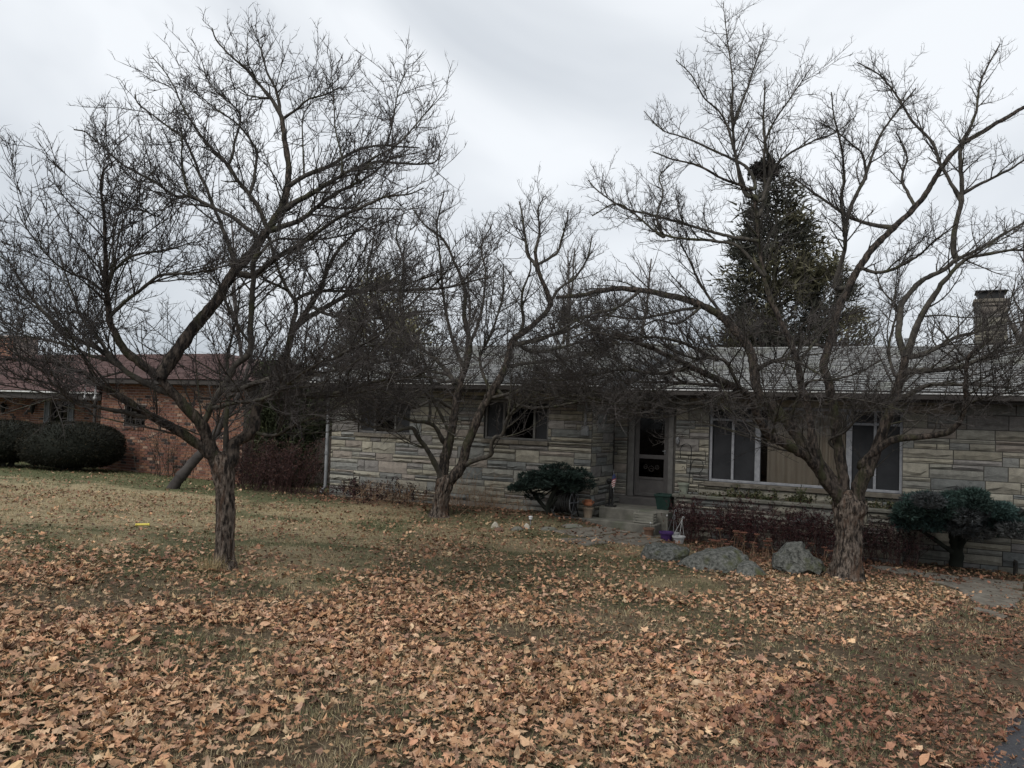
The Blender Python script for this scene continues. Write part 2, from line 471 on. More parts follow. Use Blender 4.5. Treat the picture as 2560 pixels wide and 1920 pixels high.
def slab_poly(poly, h):
    pts = [G(*p)[:2] for p in poly]
    c = np.mean(pts, 0)
    o_ = []
    n = len(pts)
    for i in range(n):
        a, b = pts[i], pts[(i + 1) % n]
        for k in range(4):
            q = a + (b - a) * k / 4
            q = q + (np.array([vnoise(q[0] * 5, q[1] * 5), vnoise(q[0] * 5 + 9, q[1] * 5)]) - 0.5) * 0.07
            o_.append(q)
    return np.array(o_), c
def slab(name, poly, h, m, parent):
    o_, c = slab_poly(poly, h)
    n = len(o_)
    inner = c + (o_ - c) * 0.93
    zt = gz(o_[:, 0], o_[:, 1])
    top = np.column_stack([inner, gz(inner[:, 0], inner[:, 1]) + h])
    mid = np.column_stack([o_, zt + h - 0.012])
    bot = np.column_stack([o_, zt - 0.05])
    V = np.concatenate([top, mid, bot, [[c[0], c[1], float(gz(*c)) + h]]])
    i = np.arange(n); j = (i + 1) % n
    Fq = np.concatenate([np.stack([n + i, n + j, j, i], -1), np.stack([2 * n + i, 2 * n + j, n + j, n + i], -1)])
    Ft = np.stack([i, j, np.full(n, 3 * n)], -1)
    return obj(name, V, [Fq, Ft], m, parent)
path_o = thing('garden_path', 'worn flagstone walk leading to the front step', 'path', G(1540, 1340)); del path_o['category']; tag(path_o, kind='structure')
for p in walk: slab('flagstone', p, 0.022, M_flag, path_o)
pave_o = thing('paved_path', 'pale stone paving half buried in leaves at the right', 'path', G(2400, 1460)); del pave_o['category']; tag(pave_o, kind='structure')
for p in drv: slab('paving_stone', p, 0.03, M_flag, pave_o)
def in_path(x, y):
    r = np.zeros(np.shape(x), bool)
    for pl in walk + drv:
        pts = np.array([G(*q)[:2] for q in pl])
        ins = np.zeros(np.shape(x), bool); n = len(pts)
        for i in range(n):
            x1, y1 = pts[i]; x2, y2 = pts[(i + 1) % n]
            ins ^= ((y1 > y) != (y2 > y)) & (x < (x2 - x1) * (y - y1) / (y2 - y1 + 1e-12) + x1)
        r |= ins
    return r

# ------------------------------------------------------------------ fallen leaves
def leaf_shape(kind, r):
    """outline of a lobed leaf about 1 unit long, fan around a midrib point, curled"""
    if kind == 0:      # oak-like: lobes along a long axis
        half = [(0, -0.5), (0.05, -0.36), (0.20, -0.30), (0.10, -0.14), (0.33, -0.02), (0.14, 0.10), (0.30, 0.28), (0.12, 0.30), (0.10, 0.42)]
        pts = half + [(0, 0.52)] + [(-x * r.uniform(0.8, 1.15), y + r.uniform(-0.03, 0.03)) for x, y in half[:0:-1]]
    elif kind == 1:    # sycamore / maple-like: palmate points
        pts = []
        tips = [-150, -95, -40, 0, 40, 95, 150]
        pts.append((0, -0.42))
        for i, a in enumerate(np.radians([-125, -80, -38, 0, 38, 80, 125])):
            L = [0.34, 0.46, 0.48, 0.58, 0.48, 0.46, 0.34][i] * r.uniform(0.9, 1.1)
            pts.append((math.sin(a) * L, math.cos(a) * L - 0.06))
            if i < 6:
                b = a + math.radians(21); pts.append((math.sin(b) * 0.25, math.cos(b) * 0.25 - 0.06))
        pts = pts[:1] + pts[:0:-1]
    else:              # oval
        pts = [(0, -0.5), (0.16, -0.32), (0.25, -0.06), (0.2, 0.2), (0.09, 0.4), (0, 0.52), (-0.1, 0.38), (-0.22, 0.16), (-0.24, -0.1), (-0.14, -0.34)]
    p = np.array(pts) * ([0.82, 1.08] if kind == 0 else [1, 1])
    c1, c2, tw = r.uniform(-1.2, 1.9), r.uniform(-0.8, 1.4), r.uniform(-0.9, 0.9)
    def lift(q):
        return np.column_stack([q, c1 * q[:, 0] ** 2 + c2 * q[:, 1] ** 2 + tw * q[:, 0] * q[:, 1] + 0.06 * np.sin(q[:, 0] * 23 + q[:, 1] * 17)])
    V = np.concatenate([lift(p), lift(np.array([[0, 0.02]]))])
    n = len(p); i = np.arange(n)
    return V, np.stack([i, (i + 1) % n, np.full(n, n)], -1)
SH = [leaf_shape([0, 1, 1, 0, 1, 2, 0, 1, 0, 0][k], random) for k in range(10)]
NSH = len(SH)
def far_leaf(r):
    p = np.array([(0, -0.5), (0.32, -0.28), (0.16, 0.0), (0.36, 0.24), (0, 0.52), (-0.3, 0.2), (-0.17, -0.02), (-0.34, -0.25)]) + np.array([[r.uniform(-0.07, 0.07), r.uniform(-0.07, 0.07)] for _ in range(8)])
    a, b, c = r.uniform(-1.0, 1.8), r.uniform(-0.6, 1.2), r.uniform(-0.8, 0.8)
    V = np.column_stack([p, a * p[:, 0] ** 2 + b * p[:, 1] ** 2 + c * p[:, 0] * p[:, 1]])
    return V, np.array([(0, 1, 7), (1, 2, 7), (2, 6, 7), (2, 3, 6), (3, 5, 6), (3, 4, 5)])
SH += [far_leaf(random) for _ in range(10)]
LCW = np.array([2.6, 3, 1.8, 2.6, 1.3, 2.2, 2.8, 1.7, 2.0, 1.1, 2.2]); LCW = LCW / LCW.sum()
LC = np.array([1.36, 1.27, 1.27]) * np.array([(0.37, 0.245, 0.145), (0.33, 0.21, 0.12), (0.42, 0.29, 0.175), (0.26, 0.155, 0.085), (0.38, 0.225, 0.13), (0.165, 0.095, 0.055), (0.29, 0.195, 0.125), (0.095, 0.055, 0.036), (0.36, 0.265, 0.17), (0.46, 0.34, 0.215), (0.22, 0.125, 0.075)])
def scatter(n, x0, x1, y0, y1, dens):
    x = RG.uniform(x0, x1, n); y = RG.uniform(y0, y1, n)
    k = RG.random(n) < dens(x, y)
    k &= in_view(x, y) & ~in_building(x, y)
    return x[k], y[k]
GAPS = [(G(2060, 1640), 1.3, 0.75), (G(1690, 1530), 1.1, 0.55), (G(2260, 1560), 0.9, 0.7), (G(1470, 1430), 1.0, 1.0), (G(1330, 1380), 0.9, 0.8), (G(700, 1480), 0.7, 0.4), (G(1100, 1600), 0.5, 0.25)]
def cover(x, y):
    """fallen leaves per square metre"""
    c = np.interp(y, [3, 5.5, 7, 8.5, 10, 12, 15, 20, 25], [640, 590, 440, 290, 185, 95, 42, 11, 4])
    c = np.where(x < -1.6, c * np.interp(y, [6.5, 8, 10, 13, 16], [1, 0.7, 0.34, 0.17, 0.2]), c)
    c = np.where((x > 2.6) & (y > 7), np.maximum(c, 80), c)
    patch = vnoise(x * 0.9 + 3, y * 0.9) * 0.6 + vnoise(x * 2.3, y * 2.3 + 5) * 0.4
    c = c * np.clip(-1.0 + 4.0 * patch, 0.05, 1.65)
    for g, ga, gb in GAPS:
        c = c * (1 - 0.85 * np.exp(-(((x - g[0]) / ga) ** 2 + ((y - g[1]) / gb) ** 2)))
    return np.where(drive_side(x, y) > 0.06, c * 0.10, c)
def bed(x, y):   # leaf drifts along the planting beds
    s_, t_ = st(x, y)
    k = ((t_ > -3.0) & (t_ < -0.75) & (s_ > -12.4) & (s_ < 4)) & np.where(s_ < -6.2, (t_ > -2.7) & (t_ < -1.6), True)
    return k * 75.0
def band(x0, x1, y0, y1, dmax, f):
    n = int((x1 - x0) * (y1 - y0) * dmax)
    x = RG.uniform(x0, x1, n); y = RG.uniform(y0, y1, n)
    k = (RG.random(n) * dmax < f(x, y)) & in_view(x, y) & ~in_building(x, y)
    return x[k], y[k]
bands = [band(-6, 6, 2.9, 8, 900, cover), band(-9, 8, 8, 12, 480, cover), band(-18, 11, 12, 25, 130, lambda x, y: np.maximum(cover(x, y), bed(x, y)))]
LX = np.concatenate([b_[0] for b_ in bands]); LY = np.concatenate([b_[1] for b_ in bands])
k2 = RG.random(len(LX)) < np.where(in_path(LX, LY), 0.6, 1)
LX, LY = LX[k2], LY[k2]
NL = len(LX)
kind = RG.integers(0, NSH, NL) + np.where(LY > 8.5, NSH, 0)
size = np.clip(RG.normal(0.064, 0.021, NL), 0.026, 0.14)
small = (drive_side(LX, LY) > -1.2) & (RG.random(NL) < 0.75)
size = np.where(small, size * 0.42, size) * np.where(LY > 8.5, 0.88, 1)
yaw = RG.uniform(0, 2 * math.pi, NL); tilt = np.abs(RG.normal(0, 0.4, NL)); tax = RG.uniform(0, 2 * math.pi, NL)
flip = np.where(RG.random(NL) < 0.4, -1.0, 1.0)
lift = RG.uniform(0.003, 0.03, NL) + np.sin(np.minimum(tilt, 1.4)) * size * 0.30
LZ = gz(LX, LY) + lift
def rots(yaw, tilt, tax):
    c, s_ = np.cos(yaw), np.sin(yaw); z = np.zeros_like(c); o_ = np.ones_like(c)
    Rz = np.stack([np.stack([c, -s_, z], -1), np.stack([s_, c, z], -1), np.stack([z, z, o_], -1)], -2)
    ax = np.stack([np.cos(tax), np.sin(tax), z], -1); ct, st_ = np.cos(tilt), np.sin(tilt)
    K = np.stack([np.stack([z, z, ax[:, 1]], -1), np.stack([z, z, -ax[:, 0]], -1), np.stack([-ax[:, 1], ax[:, 0], z], -1)], -2)
    Rt = np.eye(3) + st_[:, None, None] * K + (1 - ct)[:, None, None] * (K @ K)
    return Rt @ Rz
ROT = rots(yaw, tilt, tax)
def leaf_colors(n, x, y):
    c = LC[RG.choice(len(LC), n, p=LCW)] * RG.uniform(0.72, 1.2, (n, 1)) * RG.uniform(0.94, 1.06, (n, 3))
    c = np.where(((bed(x, y) > 0) | (drive_side(x, y) > -1.0 - 0.5 * vnoise(x * 2, y * 2)))[:, None], c * np.array([0.58, 0.50, 0.52]), c)
    return c
lcol = leaf_colors(NL, LX, LY)
big = np.argsort(-(size / (LY ** 1.6)) * in_view(LX, LY, -0.25) * (LY > 3.75))[:300]
isbig = np.zeros(NL, bool); isbig[big] = True
parts = []; cols = []
for k in range(len(SH)):
    sel = np.where((kind == k) & ~isbig)[0]
    v0, f0 = SH[k]
    v = v0[None] * size[sel][:, None, None]
    v[:, :, 2] *= flip[sel][:, None] * RG.uniform(0.3, 1.7, (len(sel), 1))
    v = np.einsum('nij,nkj->nki', ROT[sel], v) + np.stack([LX[sel], LY[sel], LZ[sel]], -1)[:, None]
    f = f0[None] + (np.arange(len(sel)) * len(v0))[:, None, None]
    parts.append((v.reshape(-1, 3), f.reshape(-1, 3)))
    cols.append(np.repeat(lcol[sel], len(v0), 0))
# crumbs: broken leaf bits down in the grass
cb_ = [band(-6, 6, 2.9, 8, 420, lambda x, y: 260 * np.where(drive_side(x, y) > 0.06, 0.4, 1)), band(-12, 9, 8, 16, 190, lambda x, y: 170 * np.clip(2 * vnoise(x * 1.1, y * 1.1 + 8) - 0.1, 0.15, 1)), band(-17, 3, 16, 24, 60, lambda x, y: 36 * np.clip(2 * vnoise(x * 1.1, y * 1.1 + 8) - 0.2, 0.1, 1))]
bx = np.concatenate([b_[0] for b_ in cb_]); by = np.concatenate([b_[1] for b_ in cb_]); n = len(bx)
bs = RG.uniform(0.012, 0.045, n) * np.interp(by, [3, 10, 20], [0.9, 1.1, 1.5]); RB = rots(RG.uniform(0, 6.28, n), np.abs(RG.normal(0, 0.6, n)), RG.uniform(0, 6.28, n))
v0 = np.array([(-0.5, -0.2, 0.1), (0.1, -0.45, 0), (0.55, 0.1, 0.14), (-0.1, 0.5, 0.02)])
v = np.einsum('nij,nkj->nki', RB, v0[None] * bs[:, None, None] * RG.uniform(0.6, 1.4, (n, 4, 1))) + np.stack([bx, by, gz(bx, by) + RG.uniform(0.006, 0.035, n)], -1)[:, None]
o4 = (np.arange(n) * 4)[:, None]
parts.append((v.reshape(-1, 3), np.concatenate([o4 + [[0, 1, 2]], o4 + [[0, 2, 3]]])))
cols.append(np.repeat(leaf_colors(n, bx, by) * 0.6, 4, 0))
v, f = cat_vf(parts)
tag(obj('fallen_leaves', v, [f], M_leaf, col=np.concatenate(cols)), 'brown and tan fallen leaves spread over the lawn', kind='stuff')
LM = [[make_mesh('leaf', SH[k][0], [SH[k][1]], M_leaf, col=np.tile(np.clip(c, 0, 1), (len(SH[k][0]), 1))) for c in LC[[0, 1, 2, 3, 4, 6, 8, 9]]] for k in range(NSH)]
for i in big:
    o_ = put('leaf', random.choice(LM[kind[i] % NSH]), lawn)
    m = np.eye(4); m[:3, :3] = ROT[i] * size[i]; m[:3, 2] *= flip[i]; m[:3, 3] = (LX[i], LY[i], LZ[i] + 0.008)
    o_.matrix_world = Matrix(m)

# ------------------------------------------------------------------ grass
def grass_blades(x, y, h, w, col, lean=0.6):
    n = len(x); z = gz(x, y)
    a = RG.uniform(0, 2 * math.pi, n); ln = np.abs(RG.normal(0, lean, n)) * h
    b = np.stack([x, y, z - 0.004], -1)
    d = np.stack([np.cos(a), np.sin(a), np.zeros(n)], -1)
    p_ = np.stack([-np.sin(a), np.cos(a), np.zeros(n)], -1)
    tw = RG.uniform(-1, 1, (n, 1)); side = nrm(p_ + d * tw) * w[:, None]
    mid = b + d * (ln * 0.35)[:, None] + np.array([0, 0, 1]) * (h * 0.6)[:, None]
    tip = b + d * ln[:, None] + np.array([0, 0, 1]) * (h * np.sqrt(np.clip(1 - (ln / h * 0.6) ** 2, 0.15, 1)))[:, None]
    V = np.stack([b - side, b + side, mid + side * 0.7, mid - side * 0.7, tip], 1)
    o_ = (np.arange(n) * 5)[:, None]
    return V.reshape(-1, 3), o_ + np.array([[0, 1, 2, 3]]), o_ + np.array([[3, 2, 4]]), np.repeat(col, 5, 0)
def lawn_tint(x, y, n):
    g = vnoise(x * 0.8 + 11, y * 0.8) * 0.55 + vnoise(x * 2.6, y * 2.6 + 3) * 0.45
    g = g + np.where((x < -3) & (y > 16.5), 0.25, 0) - np.where((x < -2.5) & (y > 11) & (y < 16), 0.2, 0)
    u = RG.random(n)
    straw = np.array([0.34, 0.265, 0.15]); green = np.array([0.082, 0.105, 0.048]); olive = np.array([0.20, 0.18, 0.095]); pale = np.array([0.47, 0.39, 0.245])
    pg = np.clip((g - 0.40) * 4.0, 0.06, 0.9)
    c = np.where((u < pg * 0.62)[:, None], green, np.where((u < pg)[:, None], olive, np.where((u < pg + (1 - pg) * 0.7)[:, None], straw, pale)))
    return c * RG.uniform(0.75, 1.2, (n, 1))
def gdens(x, y):
    return np.clip(0.25 + 1.0 * vnoise(x * 3.1, y * 3.1), 0, 1) * np.where(drive_side(x, y) > 0.05, 0.02, np.where(drive_side(x, y) > -0.45, 0.25, 1))
def far_blades(x, y, h, w, col):
    n = len(x); a = RG.uniform(0, 2 * math.pi, n); ln = np.abs(RG.normal(0, 0.7, n)) * h
    b = np.stack([x, y, gz(x, y) - 0.004], -1); d = np.stack([np.cos(a), np.sin(a), 0 * a], -1); p_ = np.stack([-np.sin(a), np.cos(a), 0 * a], -1)
    side = nrm(p_ + d * RG.uniform(-1, 1, (n, 1))) * w[:, None]
    tip = b + d * ln[:, None] + np.array([0, 0, 1]) * (h * 0.85)[:, None]
    return np.stack([b - side, b + side, tip], 1).reshape(-1, 3), np.arange(n * 3).reshape(-1, 3), np.repeat(col, 3, 0)
GV = []; GQ = []; GT = []; GCc = []; gn = 0
for n, x0, x1, y0, y1 in ((30000, -4.5, 4.5, 2.9, 6), (110000, -4.6, 4.6, 2.9, 6.01), (100000, -7.5, 7, 6, 10), (110000, -12, 9, 10, 16), (75000, -17, 4, 16, 25)):
    cx, cy = scatter(n // 9, x0, x1, y0, y1, gdens)
    x = np.repeat(cx, 9) + RG.normal(0, 0.022, len(cx) * 9); y = np.repeat(cy, 9) + RG.normal(0, 0.022, len(cx) * 9)
    k = ~in_path(x, y) | (RG.random(len(x)) < 0.06)
    s_, t_ = st(x, y)
    k &= ~((t_ > -2.6) & (s_ > -12.3) & (RG.random(len(x)) < 0.75))
    x, y = x[k], y[k]
    h = np.clip(RG.normal(0.036, 0.015, len(x)), 0.010, 0.09) * np.interp(y, [3, 12, 25], [1, 1.0, 1.1])
    w = 0.0017 * np.interp(y, [3, 8, 16, 25], [1, 1.8, 3.2, 4.8]) * RG.uniform(0.7, 1.3, len(x))
    tint = lawn_tint(x, y, len(x))
    if y0 < 6 and y1 == 6:
        v, f4, f3, c = grass_blades(x, y, h, w, tint, 1.0); GQ.append(f4 + gn)
    else: v, f3, c = far_blades(x, y, h, w, tint)
    GT.append(f3 + gn); GV.append(v); GCc.append(c); gn += len(v)
tag(obj('grass', np.concatenate(GV), [np.concatenate(GQ), np.concatenate(GT)], M_grass, col=np.concatenate(GCc)), 'short dormant grass, part straw coloured and part green', kind='stuff')
# ------------------------------------------------------------------ masonry helpers
def subtract(rects, hole):
    o_ = []
    a0, a1, b0, b1 = hole
    for x0, x1, z0, z1 in rects:
        if x1 <= a0 or x0 >= a1 or z1 <= b0 or z0 >= b1:
            o_.append((x0, x1, z0, z1)); continue
        if z0 < b0: o_.append((x0, x1, z0, b0))
        if z1 > b1: o_.append((x0, x1, b1, z1))
        c, d = max(z0, b0), min(z1, b1)
        if x0 < a0: o_.append((x0, a0, c, d))
        if x1 > a1: o_.append((a1, x1, c, d))
    return [r for r in o_ if r[1] - r[0] > 0.035 and r[3] - r[2] > 0.025]
def ashlar(x0, x1, z0, z1, holes, seed, wmax=1.05):
    r = random.Random(seed)
    cells = []
    z = z0
    while z < z1 - 0.03:
        h = r.choice([0.125, 0.17, 0.19, 0.20, 0.225, 0.25])
        if z + h > z1 - 0.05: h = z1 - z
        x = x0 - r.uniform(0, 0.4)
        while x < x1:
            w = r.uniform(0.38, wmax)
            if x1 - (x + w) < 0.18: w = x1 - x + 0.001
            k = r.random()
            if h < 0.14: rows = [1] if k < 0.55 else [0.5, 0.5]
            else: rows = [1] if k < 0.40 else [0.36, 0.64] if k < 0.62 else [0.64, 0.36] if k < 0.84 else [0.5, 0.5] if k < 0.93 else [0.3, 0.34, 0.36]
            zz = z
            for q in rows:
                hh = h * q
                if r.random() < 0.28 and w > 0.55:
                    m = r.uniform(0.3, 0.7) * w
                    cells.append((x, x + m, zz, zz + hh)); cells.append((x + m, x + w, zz, zz + hh))
                else: cells.append((x, x + w, zz, zz + hh))
                zz += hh
            x += w
        z += h
    cells = [(max(a, x0), min(b, x1), c, d) for a, b, c, d in cells if min(b, x1) - max(a, x0) > 0.03]
    for hl in holes: cells = subtract(cells, hl)
    return cells
STC = np.array([1.0, 1.0, 0.985]) * np.array([(0.41, 0.38, 0.315), (0.39, 0.365, 0.305), (0.345, 0.335, 0.30), (0.285, 0.285, 0.27), (0.31, 0.29, 0.275), (0.43, 0.395, 0.32), (0.36, 0.315, 0.275), (0.26, 0.268, 0.26), (0.39, 0.36, 0.30), (0.36, 0.345, 0.30)])
def stone_vf(x0, x1, z0, z1, r, gap=0.007):
    """rock-faced block: (along, out, up) grid whose lower part is chipped back"""
    x0 += gap; x1 -= gap; z0 += gap; z1 -= gap
    w, h = x1 - x0, z1 - z0
    nu = max(2, min(6, int(round(w / 0.14))))
    us = np.linspace(0, 1, nu + 1)
    us[1:-1] += np.array([r.uniform(-0.25, 0.25) / nu for _ in range(nu - 1)])
    vs = [0, 0.16 if h > 0.07 else 0.3, 0.42 if h > 0.07 else 0.62, 1.0]
    V = []
    base = r.uniform(0.016, 0.034)
    for j, v in enumerate(vs):
        for i, u in enumerate(us):
            edge = i in (0, nu)
            vv = v
            if j == 1: vv = v + r.uniform(-0.07, 0.12)
            if j == 2: vv = v + r.uniform(-0.14, 0.2)
            d = {0: 0.003, 1: base * r.uniform(0.1, 0.75), 2: base * r.uniform(0.9, 1.5), 3: base * r.uniform(0.55, 0.85)}[j]
            if edge: d *= 0.55
            V.append((x0 + u * w, d, z0 + vv * h))
    n = nu + 1
    F = [(j * n + i, j * n + i + 1, (j + 1) * n + i + 1, (j + 1) * n + i) for j in range(3) for i in range(nu)]
    m = len(V)
    V += [(x0, -0.025, z0), (x1, -0.025, z0), (x1, -0.025, z1), (x0, -0.025, z1)]
    F += [(m, m + 1, nu, 0), (3 * n, 3 * n + nu, m + 2, m + 3), (m + 1, m + 2, 3 * n + nu, nu), (m + 3, m, 0, 3 * n)]
    T = [(m, 0, n), (m, n, 2 * n), (m, 2 * n, 3 * n)]
    # the side skirts as one quad each plus the stepped front edge are close enough at this size
    return np.array(V), np.array(F)
def lay_stones(cells, mapf, parent, seed, areaf, limit=300, tint=1.0, name='stone'):
    r = random.Random(seed)
    order = sorted(range(len(cells)), key=lambda i: -areaf(cells[i]))
    vs = []; cs = []
    for n, i in enumerate(order):
        v, f = stone_vf(*cells[i], r)
        v = mapf(v)
        c = STC[r.randrange(len(STC))] * r.uniform(0.8, 1.12) * tint
        if n < limit:
            obj(name, v, [f], M_stone, parent, local=True, col=np.tile(c, (len(v), 1)))
        else:
            vs.append((v, f)); cs.append(np.tile(c, (len(v), 1)))
    if vs:
        v, f = cat_vf(vs)
        tag(obj('small_stones', v, [f], M_stone, parent, local=True, col=np.concatenate(cs)), kind='stuff')
def roof_tabs(s0, s1, te, ze, tr, zr, N, tab, seed, sa=None, sb=None):
    """courses from eave to ridge; returns V, F, material index (0 face, 1 butt)"""
    r = np.random.default_rng(seed)
    L = math.hypot(tr - te, zr - ze); nrm_ = np.array([0, -(zr - ze) / L, (tr - te) / L])
    V = []; F = []; M = []
    for i in range(N):
        v0, v1 = i / N, (i + 1.15) / N
        a = s0 if sa is None else s0 + (sa - s0) * v0
        b = s1 if sb is None else s1 + (sb - s1) * v0
        a2 = a; 
        x = a - r.uniform(0, tab)
        while x < b:
            x2 = min(x + tab * r.uniform(0.7, 1.3), b); xa = max(x, a)
            if x2 - xa > 0.02:
                e = r.uniform(0.010, 0.019); dv = r.uniform(-0.06, 0.02) / N
                def P(s_, v, el):
                    v = min(max(v, 0), 1)
                    return np.array([s_, te + (tr - te) * v, ze + (zr - ze) * v]) + nrm_ * el
                n = len(V)
                V += [P(xa, v0 + dv, -0.004), P(x2 - 0.004, v0 + dv, -0.004), P(x2 - 0.004, v0 + dv, e), P(xa, v0 + dv, e), P(x2 - 0.004, v1, 0.0), P(xa, v1, 0.0)]
                F += [(n, n + 1, n + 2, n + 3), (n + 3, n + 2, n + 4, n + 5)]; M += [1, 0]
            x = x2
    return np.array(V), np.array(F), M

# ------------------------------------------------------------------ stone ranch house (local axes: along facade, into house, up)
HRZ = math.atan2(HU[1], HU[0])
house = thing('stone_house', 'single-storey pale limestone ranch house with a gray shingle roof behind the bare trees', 'house', HM * HD, HRZ)
WIN_M = (-3.87, -0.45, 0.50, 1.98); DOOR = (-5.52, -4.60, -0.7, 2.06)
WIN_A = (-11.55, -10.13, 1.155, 1.94); WIN_B = (-8.27, -6.80, 1.155, 1.96)
SILL_A = (-11.62, -10.10, 1.065, 1.155); SILL_B = (-8.30, -6.78, 1.065, 1.155); SILL_M = (-3.95, -0.38, 0.405, 0.50)
LT, LE = -1.20, -5.86
def wallq(mb, rects, f):
    for a, b, c, d in rects: mb.quad(f(a, c), f(b, c), f(b, d), f(a, d))
w = MB()
wallq(w, subtract(subtract([(-12.3, LE, -0.9, 2.3)], WIN_A), WIN_B), lambda a, z: (a, LT, z))
wallq(w, subtract(subtract([(LE, 5.5, -0.9, 2.3)], WIN_M), DOOR), lambda a, z: (a, 0.0, z))
w.quad((LE, LT, -0.9), (LE, 0, -0.9), (LE, 0, 2.3), (LE, LT, 2.3))
w.quad((-12.3, 8, -0.9), (-12.3, LT, -0.9), (-12.3, LT, 2.3), (-12.3, 8, 2.3))
w.add([(-12.3, LT - 0.3, 2.3), (-12.3, 8, 2.3), (-12.3, 3.3, 3.46)], [(1, 0, 2)])
w.quad((5.5, 0, -0.9), (5.5, 9, -0.9), (5.5, 9, 2.3), (5.5, 0, 2.3))
w.quad((5.5, 9, -0.9), (-12.3, 9, -0.9), (-12.3, 9, 2.3), (5.5, 9, 2.3))
# window reveals
for (a, b, c, d), y in ((WIN_M, 0), (WIN_A, LT), (WIN_B, LT)):
    for p, q in (((a, c), (b, c)), ((b, c), (b, d)), ((b, d), (a, d)), ((a, d), (a, c))):
        w.quad((p[0], y, p[1]), (q[0], y, q[1]), (q[0], y + 0.14, q[1]), (p[0], y + 0.14, p[1]))
w.build('wall', M_mortar, house)
cells = [('L', c) for c in ashlar(-12.3, LE, -0.55, 2.25, [WIN_A, WIN_B, SILL_A, SILL_B], 3)]
cells += [('M', c) for c in ashlar(LE + 0.03, DOOR[0] - 0.03, -0.1, 2.25, [], 5, 0.5)]
cells += [('M', c) for c in ashlar(DOOR[1] + 0.06, 3.2, -0.95, 2.25, [WIN_M, SILL_M, (-4.28, -0.45, -2, 0.10), (-0.40, -0.36, 9, 9)], 8)]
cells += [('R', c) for c in ashlar(LT, -0.02, -0.3, 2.25, [], 6, 0.75)]
allc = [c for _, c in cells]
def st_map(kind):
    if kind == 'L': return lambda v: np.column_stack([v[:, 0], LT - v[:, 1], v[:, 2]])
    if kind == 'M': return lambda v: np.column_stack([v[:, 0], -v[:, 1], v[:, 2]])
    return lambda v: np.column_stack([LE + v[:, 1], v[:, 0], v[:, 2]])
r_ = random.Random(21)
def big_on_screen(kc):
    k, (a, b, c, d) = kc
    z = {'L': 18 + a * -0.45 - 6, 'M': 15.5, 'R': 30}[k]
    vis = 1.0 if (c > -0.45 and a < 1.4) else 0.2
    return (b - a) * (d - c) * vis
order = sorted(cells, key=lambda kc: -big_on_screen(kc))
restv = []; restc = []
for n, (k, c) in enumerate(order):
    v, f = stone_vf(*c, r_)
    v = st_map(k)(v)
    colr = STC[r_.randrange(len(STC))] * r_.uniform(0.78, 1.05) * 0.86
    if n < 300: obj('stone', v, [f], M_stone, house, local=True, col=np.tile(colr, (len(v), 1)))
    else: restv.append((v, f)); restc.append(np.tile(colr, (len(v), 1)))
if restv:
    v, f = cat_vf(restv)
    tag(obj('small_stones', v, [f], M_stone, house, local=True, col=np.concatenate(restc)), kind='stuff')

# roofs: shingle courses over plain slabs
for s0, s1, te, tr, tb in ((-12.85, -5.45, -1.78, 3.3, 8.4), (-5.45, 6.3, -0.58, 4.5, 9.6)):
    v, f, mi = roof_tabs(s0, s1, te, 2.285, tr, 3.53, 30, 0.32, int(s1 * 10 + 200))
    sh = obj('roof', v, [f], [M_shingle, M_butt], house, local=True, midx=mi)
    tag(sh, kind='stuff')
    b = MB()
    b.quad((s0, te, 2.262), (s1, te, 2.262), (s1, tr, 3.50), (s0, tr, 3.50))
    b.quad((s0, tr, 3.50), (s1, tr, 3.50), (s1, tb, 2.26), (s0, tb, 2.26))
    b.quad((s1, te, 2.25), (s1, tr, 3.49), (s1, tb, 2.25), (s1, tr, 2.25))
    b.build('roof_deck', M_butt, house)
    rc = MB(); x = s0
    while x < s1 - 0.05:
        x2 = min(x + 0.30, s1); e = random.uniform(0, 0.006)
        rc.quad((x, tr - 0.13, 3.515 + e), (x2, tr - 0.13, 3.512 + e), (x2, tr, 3.552 + e), (x, tr, 3.556 + e))
        rc.quad((x, tr, 3.556 + e), (x2, tr, 3.552 + e), (x2, tr + 0.13, 3.512 + e), (x, tr + 0.13, 3.515 + e)); x = x2
    rc.build('ridge_cap', M_shingle, house)
# eaves
for s0, s1, te, tw in ((-12.85, -5.45, -1.75, LT), (-5.47, 6.2, -0.55, 0.0)):
    e = MB(); e.quad((s0, te, 2.135), (s0, tw + 0.05, 2.135), (s1, tw + 0.05, 2.135), (s1, te, 2.135)); e.build('soffit', M_soffit, house)
    e = MB(); e.box(s0, s1, te - 0.02, te, 2.10, 2.262, c=0.004); e.build('fascia', M_fascia, house)
    e = MB(); e.box(s0, s1, te - 0.11, te - 0.023, 2.145, 2.235, c=0.012); e.build('gutter', M_fascia, house)
    e = MB(); e.box(s0, s1, te - 0.122, te - 0.024, 2.238, 2.262, c=0.004); e.build('gutter_lip', M_white, house)
e = MB(); e.quad((-5.475, -1.75, 2.135), (-5.475, 0.05, 2.135), (LE, 0.05, 2.135), (LE, -1.75, 2.135))
e.quad((-5.452, -1.76, 2.10), (-5.452, -0.5, 2.135), (-5.452, -0.5, 2.43), (-5.452, -1.76, 2.14)); e.build('gable_board', M_soffit, house)
e = MB(); e.quad((-5.449, -1.78, 2.13), (-5.449, 3.3, 3.375), (-5.449, 3.3, 3.53), (-5.449, -1.78, 2.28)); e.build('rake_board', M_gray, house)
e = MB()
e.tube([(-12.36, LT - 0.10, 2.12), (-12.36, LT - 0.08, 1.6), (-12.36, LT - 0.075, -0.10), (-12.38, LT - 0.20, -0.26)], 0.042, 8)
e.tube([(-12.36, LT - 0.078, 0.62), (-12.36, LT - 0.077, 0.68)], 0.052, 8)
e.build('downspout', M_gray, house, smooth=True)
